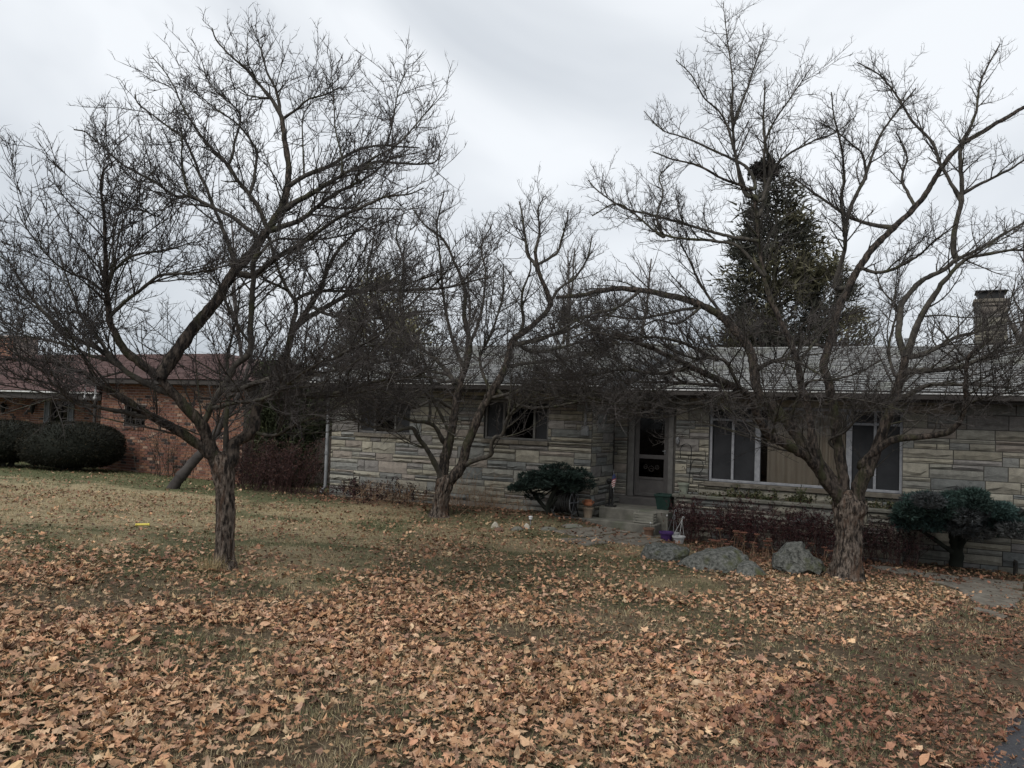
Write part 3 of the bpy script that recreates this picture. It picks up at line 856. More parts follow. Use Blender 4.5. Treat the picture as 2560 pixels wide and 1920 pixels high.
# windows
def window(name, rect, y, posts, rails, fm, fw=0.045, thick=()):
    a, b, c, d = rect
    m = MB(); y0, y1 = y + 0.035, y + 0.115
    m.box(a, a + fw, y0, y1, c, d, c=0.006); m.box(b - fw, b, y0, y1, c, d, c=0.006)
    m.box(a + fw, b - fw, y0 + 0.002, y1, c, c + fw, c=0.006); m.box(a + fw, b - fw, y0 + 0.002, y1, d - fw, d, c=0.006)
    for p in posts:
        k = 0.05 if p in thick else 0.024
        m.box(p - k, p + k, y0 - 0.003, y1 - 0.002, c + fw, d - fw, c=0.006)
    for z, p, q in rails: m.box(p, q, y0 + 0.004, y1 - 0.004, z - 0.022, z + 0.022, c=0.005)
    return m.build(name, fm, house)
def pane(parent, a, b, c, d, y, m, name='pane'):
    q = MB(); q.box(a, b, y, y + 0.008, c, d); return q.build(name, m, parent)
wm = window('window', WIN_M, 0, (-3.42, -2.95, -1.33, -0.90), [(1.71, -3.82, -3.00), (1.71, -1.28, -0.50)], M_wframe, 0.05, (-2.95, -1.33))
for a, b in ((-3.80, -3.45), (-3.39, -3.01), (-1.27, -0.93), (-0.87, -0.51)):
    pane(wm, a, b, 0.55, 1.685, 0.072, M_screen); pane(wm, a, b, 1.735, 1.93, 0.075, M_screen)
pane(wm, -2.90, -1.38, 0.55, 1.93, 0.075, M_glass)
cu = MB()
def drape(a, b, seed):
    n = 60; V = []; F = []
    for i in range(n + 1):
        u = i / n
        V += [(a + (b - a) * u, 0.20 + 0.030 * math.sin(u * 31 + seed) + 0.012 * math.sin(u * 67), 0.5), (a + (b - a) * u, 0.20 + 0.026 * math.sin(u * 31 + seed), 1.97)]
    for i in range(n): F.append((2 * i, 2 * i + 2, 2 * i + 3, 2 * i + 1))
    cu.add(V, F)
drape(-2.80, -1.86, 1); drape(-1.845, -1.33, 4)
cu.build('curtain', M_curtain, wm, smooth=True)
m = MB()
x = -3.95
for x2 in (-2.75, -1.62, -0.38): m.box(x + 0.003, x2, -0.07, 0.10, 0.41, 0.497, c=0.01); x = x2
m.build('sill', M_stone, wm, col=True) if False else tag(m.build('sill', M_flag, wm))
wa = window('window', WIN_A, LT, (-11.11, -10.55), [], M_dframe)
wb = window('window', WIN_B, LT, (-7.83, -7.13), [], M_dframe)
for wo, segs, sl_ in ((wa, ((-11.5, -11.14), (-11.08, -10.58), (-10.52, -10.18)), SILL_A), (wb, ((-8.22, -7.86), (-7.80, -7.16), (-7.10, -6.85)), SILL_B)):
    for i, (a, b) in enumerate(segs): pane(wo, a, b, 1.205, 1.90, LT + 0.075, M_dglass if i == 1 else M_screen)
    m = MB(); mid = (sl_[0] + sl_[1]) / 2 + 0.12
    m.box(sl_[0], mid - 0.002, LT - 0.07, LT + 0.10, sl_[2] + 0.003, sl_[3] - 0.003, c=0.01); m.box(mid + 0.002, sl_[1], LT - 0.07, LT + 0.10, sl_[2] + 0.003, sl_[3] - 0.003, c=0.01)
    m.build('sill', M_flag, wo)
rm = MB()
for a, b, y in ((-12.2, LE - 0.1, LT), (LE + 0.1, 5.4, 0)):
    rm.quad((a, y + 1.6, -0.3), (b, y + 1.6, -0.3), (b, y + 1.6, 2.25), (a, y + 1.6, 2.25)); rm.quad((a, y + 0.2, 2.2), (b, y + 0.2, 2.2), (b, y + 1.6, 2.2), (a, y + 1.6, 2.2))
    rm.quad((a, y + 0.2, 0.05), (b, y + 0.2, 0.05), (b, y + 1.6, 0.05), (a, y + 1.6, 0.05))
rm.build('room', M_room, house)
# entrance
d_ = MB()
d_.box(-5.52, -5.40, -0.03, 0.14, 0.10, 2.13, c=0.006); d_.box(-4.68, -4.58, -0.03, 0.14, 0.10, 2.13, c=0.006); d_.box(-5.40, -4.68, -0.025, 0.14, 2.03, 2.13, c=0.006)
d_.build('door_frame', M_dframe, house)
d_ = MB()
for a, b, c, d in ((-5.39, -5.30, 0.11, 2.02), (-4.78, -4.69, 0.11, 2.02), (-5.30, -4.78, 0.87, 0.95), (-5.30, -4.78, 1.94, 2.02), (-5.30, -4.78, 0.11, 0.18), (-5.30, -4.78, 0.45, 0.50)):
    d_.box(a, b, 0.02, 0.055, c, d, c=0.006)
d_.box(-5.30, -4.78, 0.032, 0.048, 0.18, 0.45)
door = d_.build('door', M_door, house)
pane(door, -5.30, -4.78, 0.95, 1.94, 0.038, M_dglass); pane(door, -5.30, -4.78, 0.50, 0.87, 0.038, M_dglass)
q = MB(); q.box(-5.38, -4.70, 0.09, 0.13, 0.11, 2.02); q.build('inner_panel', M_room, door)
q = MB(); q.box(-4.775, -4.745, 0.0, 0.02, 0.985, 1.06, c=0.006); q.box(-4.80, -4.74, -0.03, -0.012, 1.03, 1.045, c=0.004); q.build('handle', M_gray, door)
q = MB()
for cx, cz, rr in ((-5.16, 0.70, 0.05), (-5.04, 0.66, 0.07), (-4.92, 0.70, 0.05)):      # scroll work behind the lower glass
    for sgn in (-1, 1):
        pts = [(cx + sgn * rr * (1 - k / 14) * math.sin(k * 0.62), 0.0345, cz + rr * (1 - k / 14) * math.cos(k * 0.62)) for k in range(11)]
        q.tube(pts, 0.004, 4)
q.build('scrollwork', M_fascia, door)
q = MB(); q.box(-5.60, -4.55, -0.28, 0.10, -0.20, 0.10, c=0.012); q.build('threshold', M_door, house)
q = MB(); q.box(-5.66, -4.30, -1.22, -0.29, -0.75, -0.045, c=0.015); q.build('step', M_concrete, house)
q = MB(); q.box(-6.05, -4.42, -1.62, -1.225, -0.85, -0.245, c=0.015); q.build('step', M_concrete, house)
q = MB(); q.lathe([(0.0, 1.18), (0.028, 1.19), (0.04, 1.24), (0.04, 1.30), (0.028, 1.335), (0, 1.345)], 12, -4.49, -0.045); q.build('door_thermometer', M_gray, house, smooth=True)  # small oval wall thermometer right of the door, not a lamp
q = MB(); q.box(LE - 0.20, LE - 0.06, LT - 0.09, LT - 0.02, 1.30, 1.50, c=0.012); q.box(LE - 0.15, LE - 0.11, LT - 0.06, LT - 0.03, 1.50, 2.1); q.build('meter_box', M_gray, house)
# chimney of the stone house
ch = MB(); ch.box(0.86, 1.45, 4.9, 5.5, 2.9, 4.60); cho = ch.build('chimney', M_mortar, house)
cc = ashlar(0.84, 1.47, 3.2, 4.55, [], 31, 0.5)
rr_ = random.Random(4); pv = []; pc = []
for c in cc:
    v, f = stone_vf(*c, rr_); pv.append((np.column_stack([v[:, 0], 4.9 - v[:, 1], v[:, 2]]), f)); pc.append(np.tile(STC[rr_.randrange(10)] * rr_.uniform(0.45, 0.62), (len(v), 1)))
for c in ashlar(4.9, 5.5, 3.2, 4.55, [], 33, 0.5):
    v, f = stone_vf(*c, rr_); pv.append((np.column_stack([0.86 - v[:, 1], v[:, 0], v[:, 2]]), f[:, ::-1])); pc.append(np.tile(STC[rr_.randrange(10)] * rr_.uniform(0.45, 0.62), (len(v), 1)))
for (v, f), c in zip(pv, pc): obj('stone', v, [f], M_stone, cho, local=True, col=c)
q = MB(); q.box(0.80, 1.51, 4.84, 5.56, 4.55, 4.63, c=0.015); q.build('chimney_cap', M_flag, cho)
q = MB(); q.box(0.90, 1.41, 4.95, 5.45, 4.635, 4.80); q.box(0.84, 1.47, 4.88, 5.52, 4.80, 4.83, c=0.008); q.build('chimney_flue', M_black, cho)
q = MB(); q.lathe([(0.04, 3.0), (0.04, 3.75), (0.06, 3.76), (0.06, 3.80), (0, 3.80)], 10, -0.55, 5.2); q.build('roof_vent', M_gray, house)

# ------------------------------------------------------------------ stone planter below the picture window
pl = thing('stone_planter', 'long raised stone planter under the picture window with a flat stone cap', 'planter', HM * HD, HRZ)
PT = -0.75
q = MB(); q.box(-4.28, -0.42, PT, -0.005, -0.95, 0.14); q.build('planter_core', M_mortar, pl)
lay_stones(ashlar(-4.30, -0.40, -0.75, 0.205, [], 44, 0.8), lambda v: np.column_stack([v[:, 0], PT - v[:, 1], v[:, 2]]), pl, 45, lambda c: (c[1] - c[0]) * (c[3] - c[2]), tint=0.72)
lay_stones(ashlar(PT, -0.03, -0.7, 0.205, [], 46, 0.5), lambda v: np.column_stack([-4.28 - v[:, 1], v[:, 0], v[:, 2]]), pl, 47, lambda c: 1, tint=0.72)
x = -4.36
for x2 in (-3.3, -2.35, -1.5, -0.36):
    q = MB(); q.box(x + 0.003, x2 - 0.003, PT - 0.07, PT + 0.14, 0.21, 0.275, c=0.014); q.build('cap_stone', M_concrete, pl); x = x2
q = MB(); q.box(-4.2, -0.5, PT + 0.14, -0.02, 0.14, 0.19); q.build('soil', M_soil, pl)

# ------------------------------------------------------------------ brick house on the left
bh = thing('brick_house', 'low red brick house with a brown roof beyond the lawn at the left', 'house', HM * 15.0, HRZ)
BW = (-19.92, -19.05, 1.0, 1.60); BR = -15.4; BL = -20.9
SW = (-25.05, -24.15, -0.4, 1.66); BD = (-27.05, -26.1, -0.4, 1.66)
w = MB()
wallq(w, subtract([(BL, BR, -0.8, 2.3)], BW), lambda a, z: (a, 0, z))
wallq(w, subtract(subtract([(-34, BL, -0.8, 2.3)], SW), BD), lambda a, z: (a, 1.2, z))
w.quad((BR, 0, -0.8), (BR, 9, -0.8), (BR, 9, 2.3), (BR, 0, 2.3)); w.quad((BL, 1.2, -0.8), (BL, 0, -0.8), (BL, 0, 2.3), (BL, 1.2, 2.3))
w.quad((BR, 9, -0.8), (-34, 9, -0.8), (-34, 9, 2.3), (BR, 9, 2.3))
w.quad((-34, 3, -0.8), (-16, 3, -0.8), (-16, 3, 2.3), (-34, 3, 2.3))
w.build('wall', M_bmortar, bh)
BC = np.array([0.98, 1.02, 1.06]) * np.array([(0.20, 0.092, 0.058), (0.25, 0.12, 0.072), (0.165, 0.075, 0.052), (0.22, 0.105, 0.072), (0.05, 0.036, 0.032), (0.34, 0.22, 0.155), (0.18, 0.082, 0.058), (0.27, 0.14, 0.085)])
BV, BF = [], []
def brick_vf(L=0.203):
    c = 0.004
    V = [(c, -0.014, c), (L - c, -0.014, c), (L - c, -0.014, 0.066 - c), (c, -0.014, 0.066 - c), (0, 0.01, 0), (L, 0.01, 0), (L, 0.01, 0.066), (0, 0.01, 0.066)]
    return np.array(V), np.array([(0, 1, 2, 3), (4, 5, 1, 0), (5, 6, 2, 1), (6, 7, 3, 2), (7, 4, 0, 3)])
bv, bf = brick_vf()
BMS = [make_mesh('brick', bv, [bf], M_brick, col=np.tile(c, (8, 1))) for c in BC]
r_ = random.Random(5); singles = []; jv = []; jc = []
def pick(): return r_.choices(range(8), [5, 4, 4, 4, 2.6, 1.6, 4, 3])[0]
def brick_rows(x0, x1, z0, z1, y, holes, single=None):
    n = 0; z = z0
    while z < z1:
        x = x0 - (0.1065 if n % 2 else 0)
        while x < x1:
            a, b = max(x, x0), min(x + 0.203, x1)
            for rc in ([(a, b, z, z + 0.066)] if not holes else subtract([(a, b, z, z + 0.066)], holes[0])):
                if rc[1] - rc[0] < 0.04 or rc[3] - rc[2] < 0.03: continue
                k = pick()
                if single and abs(rc[1] - rc[0] - 0.203) < 1e-3 and abs(rc[3] - rc[2] - 0.066) < 1e-3 and single(a, z) and len(singles) < 300: singles.append((a, y, z, k))
                else:
                    v = bv.copy(); v[:, 0] *= (rc[1] - rc[0]) / 0.203; v[:, 2] *= (rc[3] - rc[2]) / 0.066
                    jv.append((v + np.array([rc[0], y, rc[2]]), bf)); jc.append(np.tile(BC[k], (8, 1)))
            x += 0.213
        z += 0.0763; n += 1
brick_rows(BL, BR, -0.42, 2.25, 0.0, [(BW[0], BW[1], BW[2] - 0.09, BW[3])], lambda a, z: -20.0 < a < -17.55 and -0.35 < z < 1.95)
brick_rows(-29.0, BL, 0.1, 1.75, 1.2, [(SW[0] - 0.3, SW[1] + 0.3, -1, 1.66)])
for a, y, z, k in singles:
    o_ = put('brick', BMS[k], bh); o_.location = (a, y + r_.uniform(-0.003, 0.002), z)
v, f = cat_vf(jv); tag(obj('far_bricks', v, [f], M_brick, bh, local=True, col=np.concatenate(jc)), kind='stuff')
for i in range(int((BW[1] - BW[0]) / 0.077)):
    x = BW[0] + i * 0.077
    q = MB(); q.box(x + 0.003, x + 0.071, -0.045, 0.02, BW[2] - 0.085, BW[2] - 0.003, c=0.004, col=BC[pick()] * 0.7); q.build('sill_brick', M_brick, bh, col=True)
def bwin(rect, y, cols, rows, fm, pm):
    a, b, c, d = rect; m = MB()
    m.box(a, a + 0.05, y + 0.02, y + 0.1, c, d); m.box(b - 0.05, b, y + 0.02, y + 0.1, c, d); m.box(a + 0.05, b - 0.05, y + 0.023, y + 0.1, c, c + 0.05); m.box(a + 0.05, b - 0.05, y + 0.023, y + 0.1, d - 0.05, d)
    for i in range(1, cols): x = a + (b - a) * i / cols; m.box(x - 0.011, x + 0.011, y + 0.03, y + 0.06, c + 0.05, d - 0.05)
    for i in range(1, rows): z = c + (d - c) * i / rows; m.box(a + 0.05, b - 0.05, y + 0.033, y + 0.058, z - 0.011, z + 0.011)
    o_ = m.build('window', fm, bh); q = MB(); q.box(a + 0.04, b - 0.04, y + 0.07, y + 0.078, c + 0.04, d - 0.04); q.build('pane', pm, o_); return o_
w1 = bwin(BW, 0, 4, 3, M_fascia, M_glass)
q = MB()
for i in range(14):
    z = BW[2] + 0.06 + i * 0.034; q.box(BW[0] + 0.06, BW[1] - 0.06, 0.10, 0.125, z, z + 0.026)
q.build('blind', M_white, w1)
bwin(SW, 1.2, 2, 2, M_fascia, M_dglass)
m = MB(); m.box(BD[0], BD[1], 1.22, 1.3, -0.4, 1.66); m.box(BD[0] + 0.12, BD[1] - 0.12, 1.20, 1.219, 0.5, 1.5, c=0.01); m.build('door', M_fascia, bh)
for a in (SW[0] - 0.29, SW[1] + 0.02):
    m = MB(); m.box(a, a + 0.035, 1.15, 1.19, -0.35, 1.64); m.box(a + 0.235, a + 0.27, 1.15, 1.19, -0.35, 1.64)
    z = -0.33
    while z < 1.62: m.quad((a + 0.035, 1.155, z), (a + 0.235, 1.155, z), (a + 0.235, 1.185, z + 0.045), (a + 0.035, 1.185, z + 0.045)); z += 0.05
    m.build('shutter', M_gray, bh)
m = MB(); m.box(-34, BL - 0.1, 0.02, 0.12, 1.68, 1.86, c=0.01); m.build('fascia', M_fascia, bh)
m = MB(); m.quad((-34, 0.12, 1.70), (-34, 1.2, 1.70), (BL, 1.2, 1.70), (BL, 0.12, 1.70)); m.build('soffit', M_soffit, bh)
m = MB(); m.box(-34, BL - 0.15, -0.07, 0.015, 1.865, 1.925, c=0.01); m.build('gutter', M_white, bh)
m = MB(); m.tube([(-21.1, -0.06, 1.80), (-21.1, -0.06, -0.4)], 0.045, 8); m.build('downspout', M_fascia, bh)
m = MB(); m.box(BL, BR + 0.5, -0.52, -0.40, 2.16, 2.29, c=0.01); m.quad((BL, -0.40, 2.17), (BL, 0.03, 2.17), (BR + 0.5, 0.03, 2.17), (BR + 0.5, -0.40, 2.17)); m.build('eave_board', M_fascia, bh)
for (px_, py_) in ((212, 994), (238, 994)):
    s_, z_ = hs(px_, py_, -0.3, 15.0)
    m = MB(); m.lathe([(0, z_ - 0.06), (0.05, z_ - 0.05), (0.06, z_), (0.03, z_ + 0.04), (0.02, 2.16 if s_ > BL else 1.84), (0, 2.16)], 10, s_, -0.3); m.build('floodlight', M_wplast, bh, smooth=True)
for px_, py_ in ((6, 1022), (80, 1022)):
    s_, z_ = hs(px_, py_, 1.05, 15.0)
    m = MB(); m.lathe([(0.0, z_ + 0.22), (0.02, z_ + 0.2), (0.10, z_ + 0.12), (0.085, z_ + 0.11), (0.06, z_ - 0.1), (0.03, z_ - 0.14), (0, z_ - 0.2)], 8, s_, 1.06); m.tube([(s_, 1.06, z_ + 0.2), (s_, 1.12, z_ + 0.27), (s_, 1.19, z_ + 0.1)], 0.012, 5); m.build('wall_lantern', M_black, bh)
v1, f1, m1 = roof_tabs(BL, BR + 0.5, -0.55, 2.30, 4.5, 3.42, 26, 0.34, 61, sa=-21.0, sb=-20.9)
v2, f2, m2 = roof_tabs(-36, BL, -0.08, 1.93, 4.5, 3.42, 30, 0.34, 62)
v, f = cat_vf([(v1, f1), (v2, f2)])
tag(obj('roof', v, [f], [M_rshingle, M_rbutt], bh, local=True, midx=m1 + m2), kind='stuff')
m = MB()
m.add([(BL, -0.55, 2.29), (BR + 0.5, -0.55, 2.29), (-20.9, 4.5, 3.40), (-21, 4.5, 3.40)], [(0, 1, 2, 3)])
m.add([(-36, -0.08, 1.92), (BL, -0.08, 1.92), (BL, 4.5, 3.40), (-36, 4.5, 3.40)], [(0, 1, 2, 3)])
m.add([(BR + 0.5, -0.55, 2.29), (BR + 0.5, 9.5, 2.29), (-20.9, 4.5, 3.41)], [(0, 1, 2)])
m.add([(-36, 4.5, 3.40), (-20.9, 4.5, 3.40), (BR + 0.5, 9.5, 2.29), (-36, 9.5, 2.29)], [(0, 1, 2, 3)])
m.add([(BL, -0.08, 1.92), (BL, -0.55, 2.29), (BL, 4.5, 3.40)], [(0, 1, 2)])
m.build('roof_deck', M_rshingle, bh)
m = MB(); m.box(-34.0, -32.3, 4.2, 5.2, 2.5, 4.10); cb = m.build('chimney', M_bmortar, bh)
jv = []; jc = []
brick_rows(-34.0, -32.3, 2.9, 4.05, 4.2, [])
v, f = cat_vf(jv); tag(obj('chimney_bricks', v, [f], M_brick, cb, local=True, col=np.concatenate(jc)), kind='stuff')
m = MB(); m.box(-34.06, -32.24, 4.14, 5.26, 4.09, 4.19, c=0.02); m.build('chimney_cap', M_bmortar, cb)
# ------------------------------------------------------------------ bare trees
def grow(P0, D0, L, r0, S, up, wander, rtip=0.45, drift=None):
    N = len(P0)
    P = np.empty((N, S + 1, 3)); P[:, 0] = P0
    d = nrm(D0.copy())
    for i in range(S):
        d = d + RG.normal(0, wander, (N, 3)); d[:, 2] += up
        d = nrm(d)
        P[:, i + 1] = P[:, i] + d * (L / S)[:, None]
    R = r0[:, None] * np.linspace(1, rtip, S + 1)[None]
    return P, R
def spawn(P, R, spacing, f0, ang, lr, rfac, rmax, upb=0.35, taper=0.5, full=False):
    """side shoots along paths P (N,S,3): start points, directions, lengths, radii"""
    N, S, _ = P.shape
    seg = np.linalg.norm(np.diff(P, axis=1), axis=2).sum(1)
    cnt = np.maximum((seg * (1 - f0) / spacing + RG.random(N)).astype(int), 0)
    idx = np.repeat(np.arange(N), cnt)
    if len(idx) == 0: return None
    u = f0 + (1 - f0) * RG.random(len(idx))
    x = u * (S - 1); i = np.minimum(x.astype(int), S - 2); w = (x - i)[:, None]
    p = P[idx, i] * (1 - w) + P[idx, i + 1] * w
    t = nrm(P[idx, i + 1] - P[idx, i])
    q = RG.normal(0, 1, (len(idx), 3)); q[:, 2] += upb
    q = nrm(q - (q * t).sum(1, keepdims=True) * t)
    a = np.radians(RG.uniform(ang[0], ang[1], len(idx)))[:, None]
    d = t * np.cos(a) + q * np.sin(a)
    L = RG.uniform(lr[0], lr[1], len(idx)) * (1 - taper * u)
    rp_ = R[idx, i]
    return (p, d, L, np.clip(rp_ * rfac, 0.0009, rmax)) + ((rp_,) if full else ())
def limb_mesh(pts, rad, k, jitter=0.10, step=0.05):
    c = catmull(np.column_stack([pts, rad]), step)
    P, R = c[:, :3], np.maximum(c[:, 3], 0.002)
    n = len(P)
    wob = np.cumsum(RG.normal(0, 0.0035, (n, 3)), 0); wob -= np.linspace(0, 1, n)[:, None] * wob[-1]
    P = P + wob * np.minimum(1, R / 0.02)[:, None]
    R = R * (1 + jitter * (vnoise(np.arange(n) * 0.5, np.full(n, RG.uniform(0, 50))) - 0.5) * 2)
    kn = RG.random(n) < 0.05
    R = np.where(kn, R * 1.16, R)
    jit = 1 + jitter * 1.3 * (RG.random((1, n, k)) - 0.5)
    V, F = tubes(P[None], R[None], k, jit)
    return P, R, V, F
def px_radius(w, Y): return w / 2 * Y / FPX

def traced_tree(name, label, group, base, Y0, trunk, limbs, nextra, seed, dens=1.0, ext_len=(0.7, 1.7), fill=1.0):
    """trunk: [(x, y, width px)]; limbs: (w0, w1, depth at tip, [(x, y) ...]) in photograph pixels, placed in depth"""
    global RG
    RG = np.random.default_rng(seed)
    root = thing(name, label, 'tree', base, 0, group)
    pts = np.array([at(x, y, Y0) for x, y, w in trunk]); rad = np.array([px_radius(w, Y0) for x, y, w in trunk])
    c = catmull(np.column_stack([pts, rad]), 0.022); P, R = c[:, :3], c[:, 3]; n = len(P); k = 44
    an = np.arange(k) * 2 * math.pi / k
    ridge = vnoise(np.broadcast_to(np.arange(k) * 1.1, (n, k)), np.arange(n)[:, None] * 0.22 + seed)
    plate = vnoise(np.broadcast_to(np.arange(k) * 2.3, (n, k)), np.arange(n)[:, None] * 0.5 + seed + 9)
    lob = np.cos(an[None] * 3 + np.arange(n)[:, None] * 0.02 + seed) * 0.05
    flare = 1 + 0.42 * np.exp(-np.linspace(0, 1, n) * 13)[:, None] * (1 + 0.5 * np.cos(an * 4 + seed)[None])
    jit = ((1 + 0.24 * (ridge - 0.5) + 0.15 * (plate - 0.5) + lob) * flare)[None]
    P[0, 2] -= 0.12
    V, F = tubes(P[None], R[None], k, jit)
    obj('trunk', V, [F], M_trunk, root, smooth=True)
    known = [(x, y, 0.0, w) for x, y, w in trunk]
    paths = []
    for li, (w0, w1, dt, pp) in enumerate(limbs):
        kx = np.array([q[:3] for q in known]); d = np.hypot(kx[:, 0] - pp[0][0], kx[:, 1] - pp[0][1]); j = int(np.argmin(d))
        d0 = kx[j, 2]
        q = np.array(pp, float)
        ln = np.concatenate([[0], np.cumsum(np.hypot(*np.diff(q, axis=0).T))]); f = ln / ln[-1]
        dep = d0 + (dt - d0) * f ** 1.1
        if d[j] > 4:
            q = np.concatenate([[kx[j, :2]], q]); dep = np.concatenate([[d0], dep]); f = np.concatenate([[0], f])
        wd = (w0 + (min(w1, 3.0) - w0) * f ** 0.85) if w1 < 8 else (w0 + (w1 - w0) * f ** 0.8)
        p3 = np.array([at(x, y, Y0 + e) for (x, y), e in zip(q, dep)]); rr = np.array([px_radius(a, Y0 + e) for a, e in zip(wd, dep)])
        P, R, V, F = limb_mesh(p3, rr, 12 if w0 > 14 else 8 if w0 > 6 else 6)
        obj('limb', V, [F], M_limb2 if w0 > 19 else M_bark, root, smooth=True)
        known += [(x, y, e, a) for (x, y), e, a in zip(q, dep, wd)]
        paths.append((P, R))
    def resample(P, R, S=24):
        i = np.linspace(0, len(P) - 1, S); a = i.astype(int); b = np.minimum(a + 1, len(P) - 1); w = (i - a)
        return P[a] * (1 - w[:, None]) + P[b] * w[:, None], R[a] * (1 - w) + R[b] * w
    LP = np.array([resample(P, R)[0] for P, R in paths]); LR = np.array([resample(P, R)[1] for P, R in paths])
    # extra boughs growing from the traced ones, mostly towards and away from the viewer
    ext = []
    segl = np.linalg.norm(np.diff(LP, axis=1), axis=2).sum(1) * np.interp(LP[:, :, 2].mean(1), [1.0, 2.6, 4.2], [1.25, 1.2, 0.9]); pr_ = segl / segl.sum()
    ci = RG.choice(len(LP), nextra, p=pr_); u = RG.uniform(0.22, 0.92, nextra); xx = u * 23; i0 = np.minimum(xx.astype(int), 22)
    p0 = LP[ci, i0]; t0 = nrm(LP[ci, i0 + 1] - LP[ci, i0])
    q = RG.normal(0, 1, (nextra, 3)) * np.array([0.85, 1.0, 0.32]); q[:, 2] += 0.22
    q = nrm(q - (q * t0).sum(1, keepdims=True) * t0); a = np.radians(RG.uniform(25, 58, nextra))[:, None]
    e0 = t0 * np.cos(a) + q * np.sin(a)
    ok = (LR[ci, i0] < 0.030) | (RG.random(nextra) < 0.2)
    e0[:, 2] = np.where(p0[:, 2] < 1.9, np.maximum(e0[:, 2], 0.12), e0[:, 2])
    p0, e0, u, ci, i0 = p0[ok], e0[ok], u[ok], ci[ok], i0[ok]; nextra = len(p0)
    ck = np.floor(p0[:, 0] / 0.3).astype(int) * 1000 + np.floor(p0[:, 2] / 0.3).astype(int)
    _, inv, cn = np.unique(ck, return_inverse=True, return_counts=True)
    ok = RG.random(nextra) < 5.0 / np.maximum(cn[inv], 5)
    p0, e0, u, ci, i0 = p0[ok], e0[ok], u[ok], ci[ok], i0[ok]; nextra = len(p0)
    EL = RG.uniform(*ext_len, nextra) * (1 - 0.45 * u) * np.interp(p0[:, 2], [2.2, 4.6], [1.1, 0.36])
    EP, ER = grow(p0, e0, EL, np.clip(LR[ci, i0] * 0.5, 0.0058, 0.0120), 8, 0.022, 0.085, 0.36)
    # branches, then short spurs
    def thin(s_):
        keep = (RG.random(len(s_[0])) < np.interp(s_[4], [0.018, 0.032], [1, 0.10])) & (s_[0][:, 2] + s_[1][:, 2] * s_[2] > 0.9)
        return tuple(v_[keep] for v_ in s_[:4])
    s = spawn(EP, ER, 0.20 / dens, 0.10, (25, 58), (0.28, 0.95), 0.6, 0.0055, 0.35, 0.5)
    P0_, R0_ = grow(*s, 5, 0.045, 0.12, 0.45); R0_ = np.maximum(R0_, 0.0036)
    s = thin(spawn(LP, LR, 0.22 / dens, 0.10, (28, 62), (0.25, 0.95), 0.5, 0.006, 0.4, 0.6, True))
    P0b, R0b = grow(*s, 5, 0.045, 0.12, 0.45); R0b = np.maximum(R0b, 0.0036)
    P1 = np.concatenate([P0_, P0b]); R1 = np.concatenate([R0_, R0b])
    sp = [spawn(P1, R1, 0.062 / fill, 0.05, (30, 66), (0.07, 0.30), 0.8, 0.0036, 0.6, 0.45), spawn(EP, ER, 0.075 / fill, 0.05, (30, 70), (0.05, 0.24), 0.6, 0.0036, 0.6, 0.3), thin(spawn(LP, LR, 0.06 / fill, 0.15, (35, 75), (0.05, 0.22), 0.5, 0.0036, 0.6, 0.2, True))]
    s = [np.concatenate([q_[i] for q_ in sp]) for i in range(4)]
    P2, R2 = grow(*s, 2, 0.09, 0.20, 0.6); R2 = np.maximum(R2, 0.0028)
    s = spawn(P2, R2, 0.05 / fill, 0.15, (28, 66), (0.03, 0.12), 0.85, 0.003, 0.6, 0.3)
    P3, R3 = grow(*s, 1, 0.1, 0.25, 0.7); R3 = np.maximum(R3, 0.0023)
    V, F = tubes(EP, ER, 4); obj('boughs', V, [F], M_bark, root, smooth=True)['kind'] = 'stuff'
    V, F = cat_spikes([spikes(P1, R1), spikes(P2, R2), spikes(P3, R3)])
    tag(obj('twigs', V, F, M_twig, root), kind='stuff')
    return root

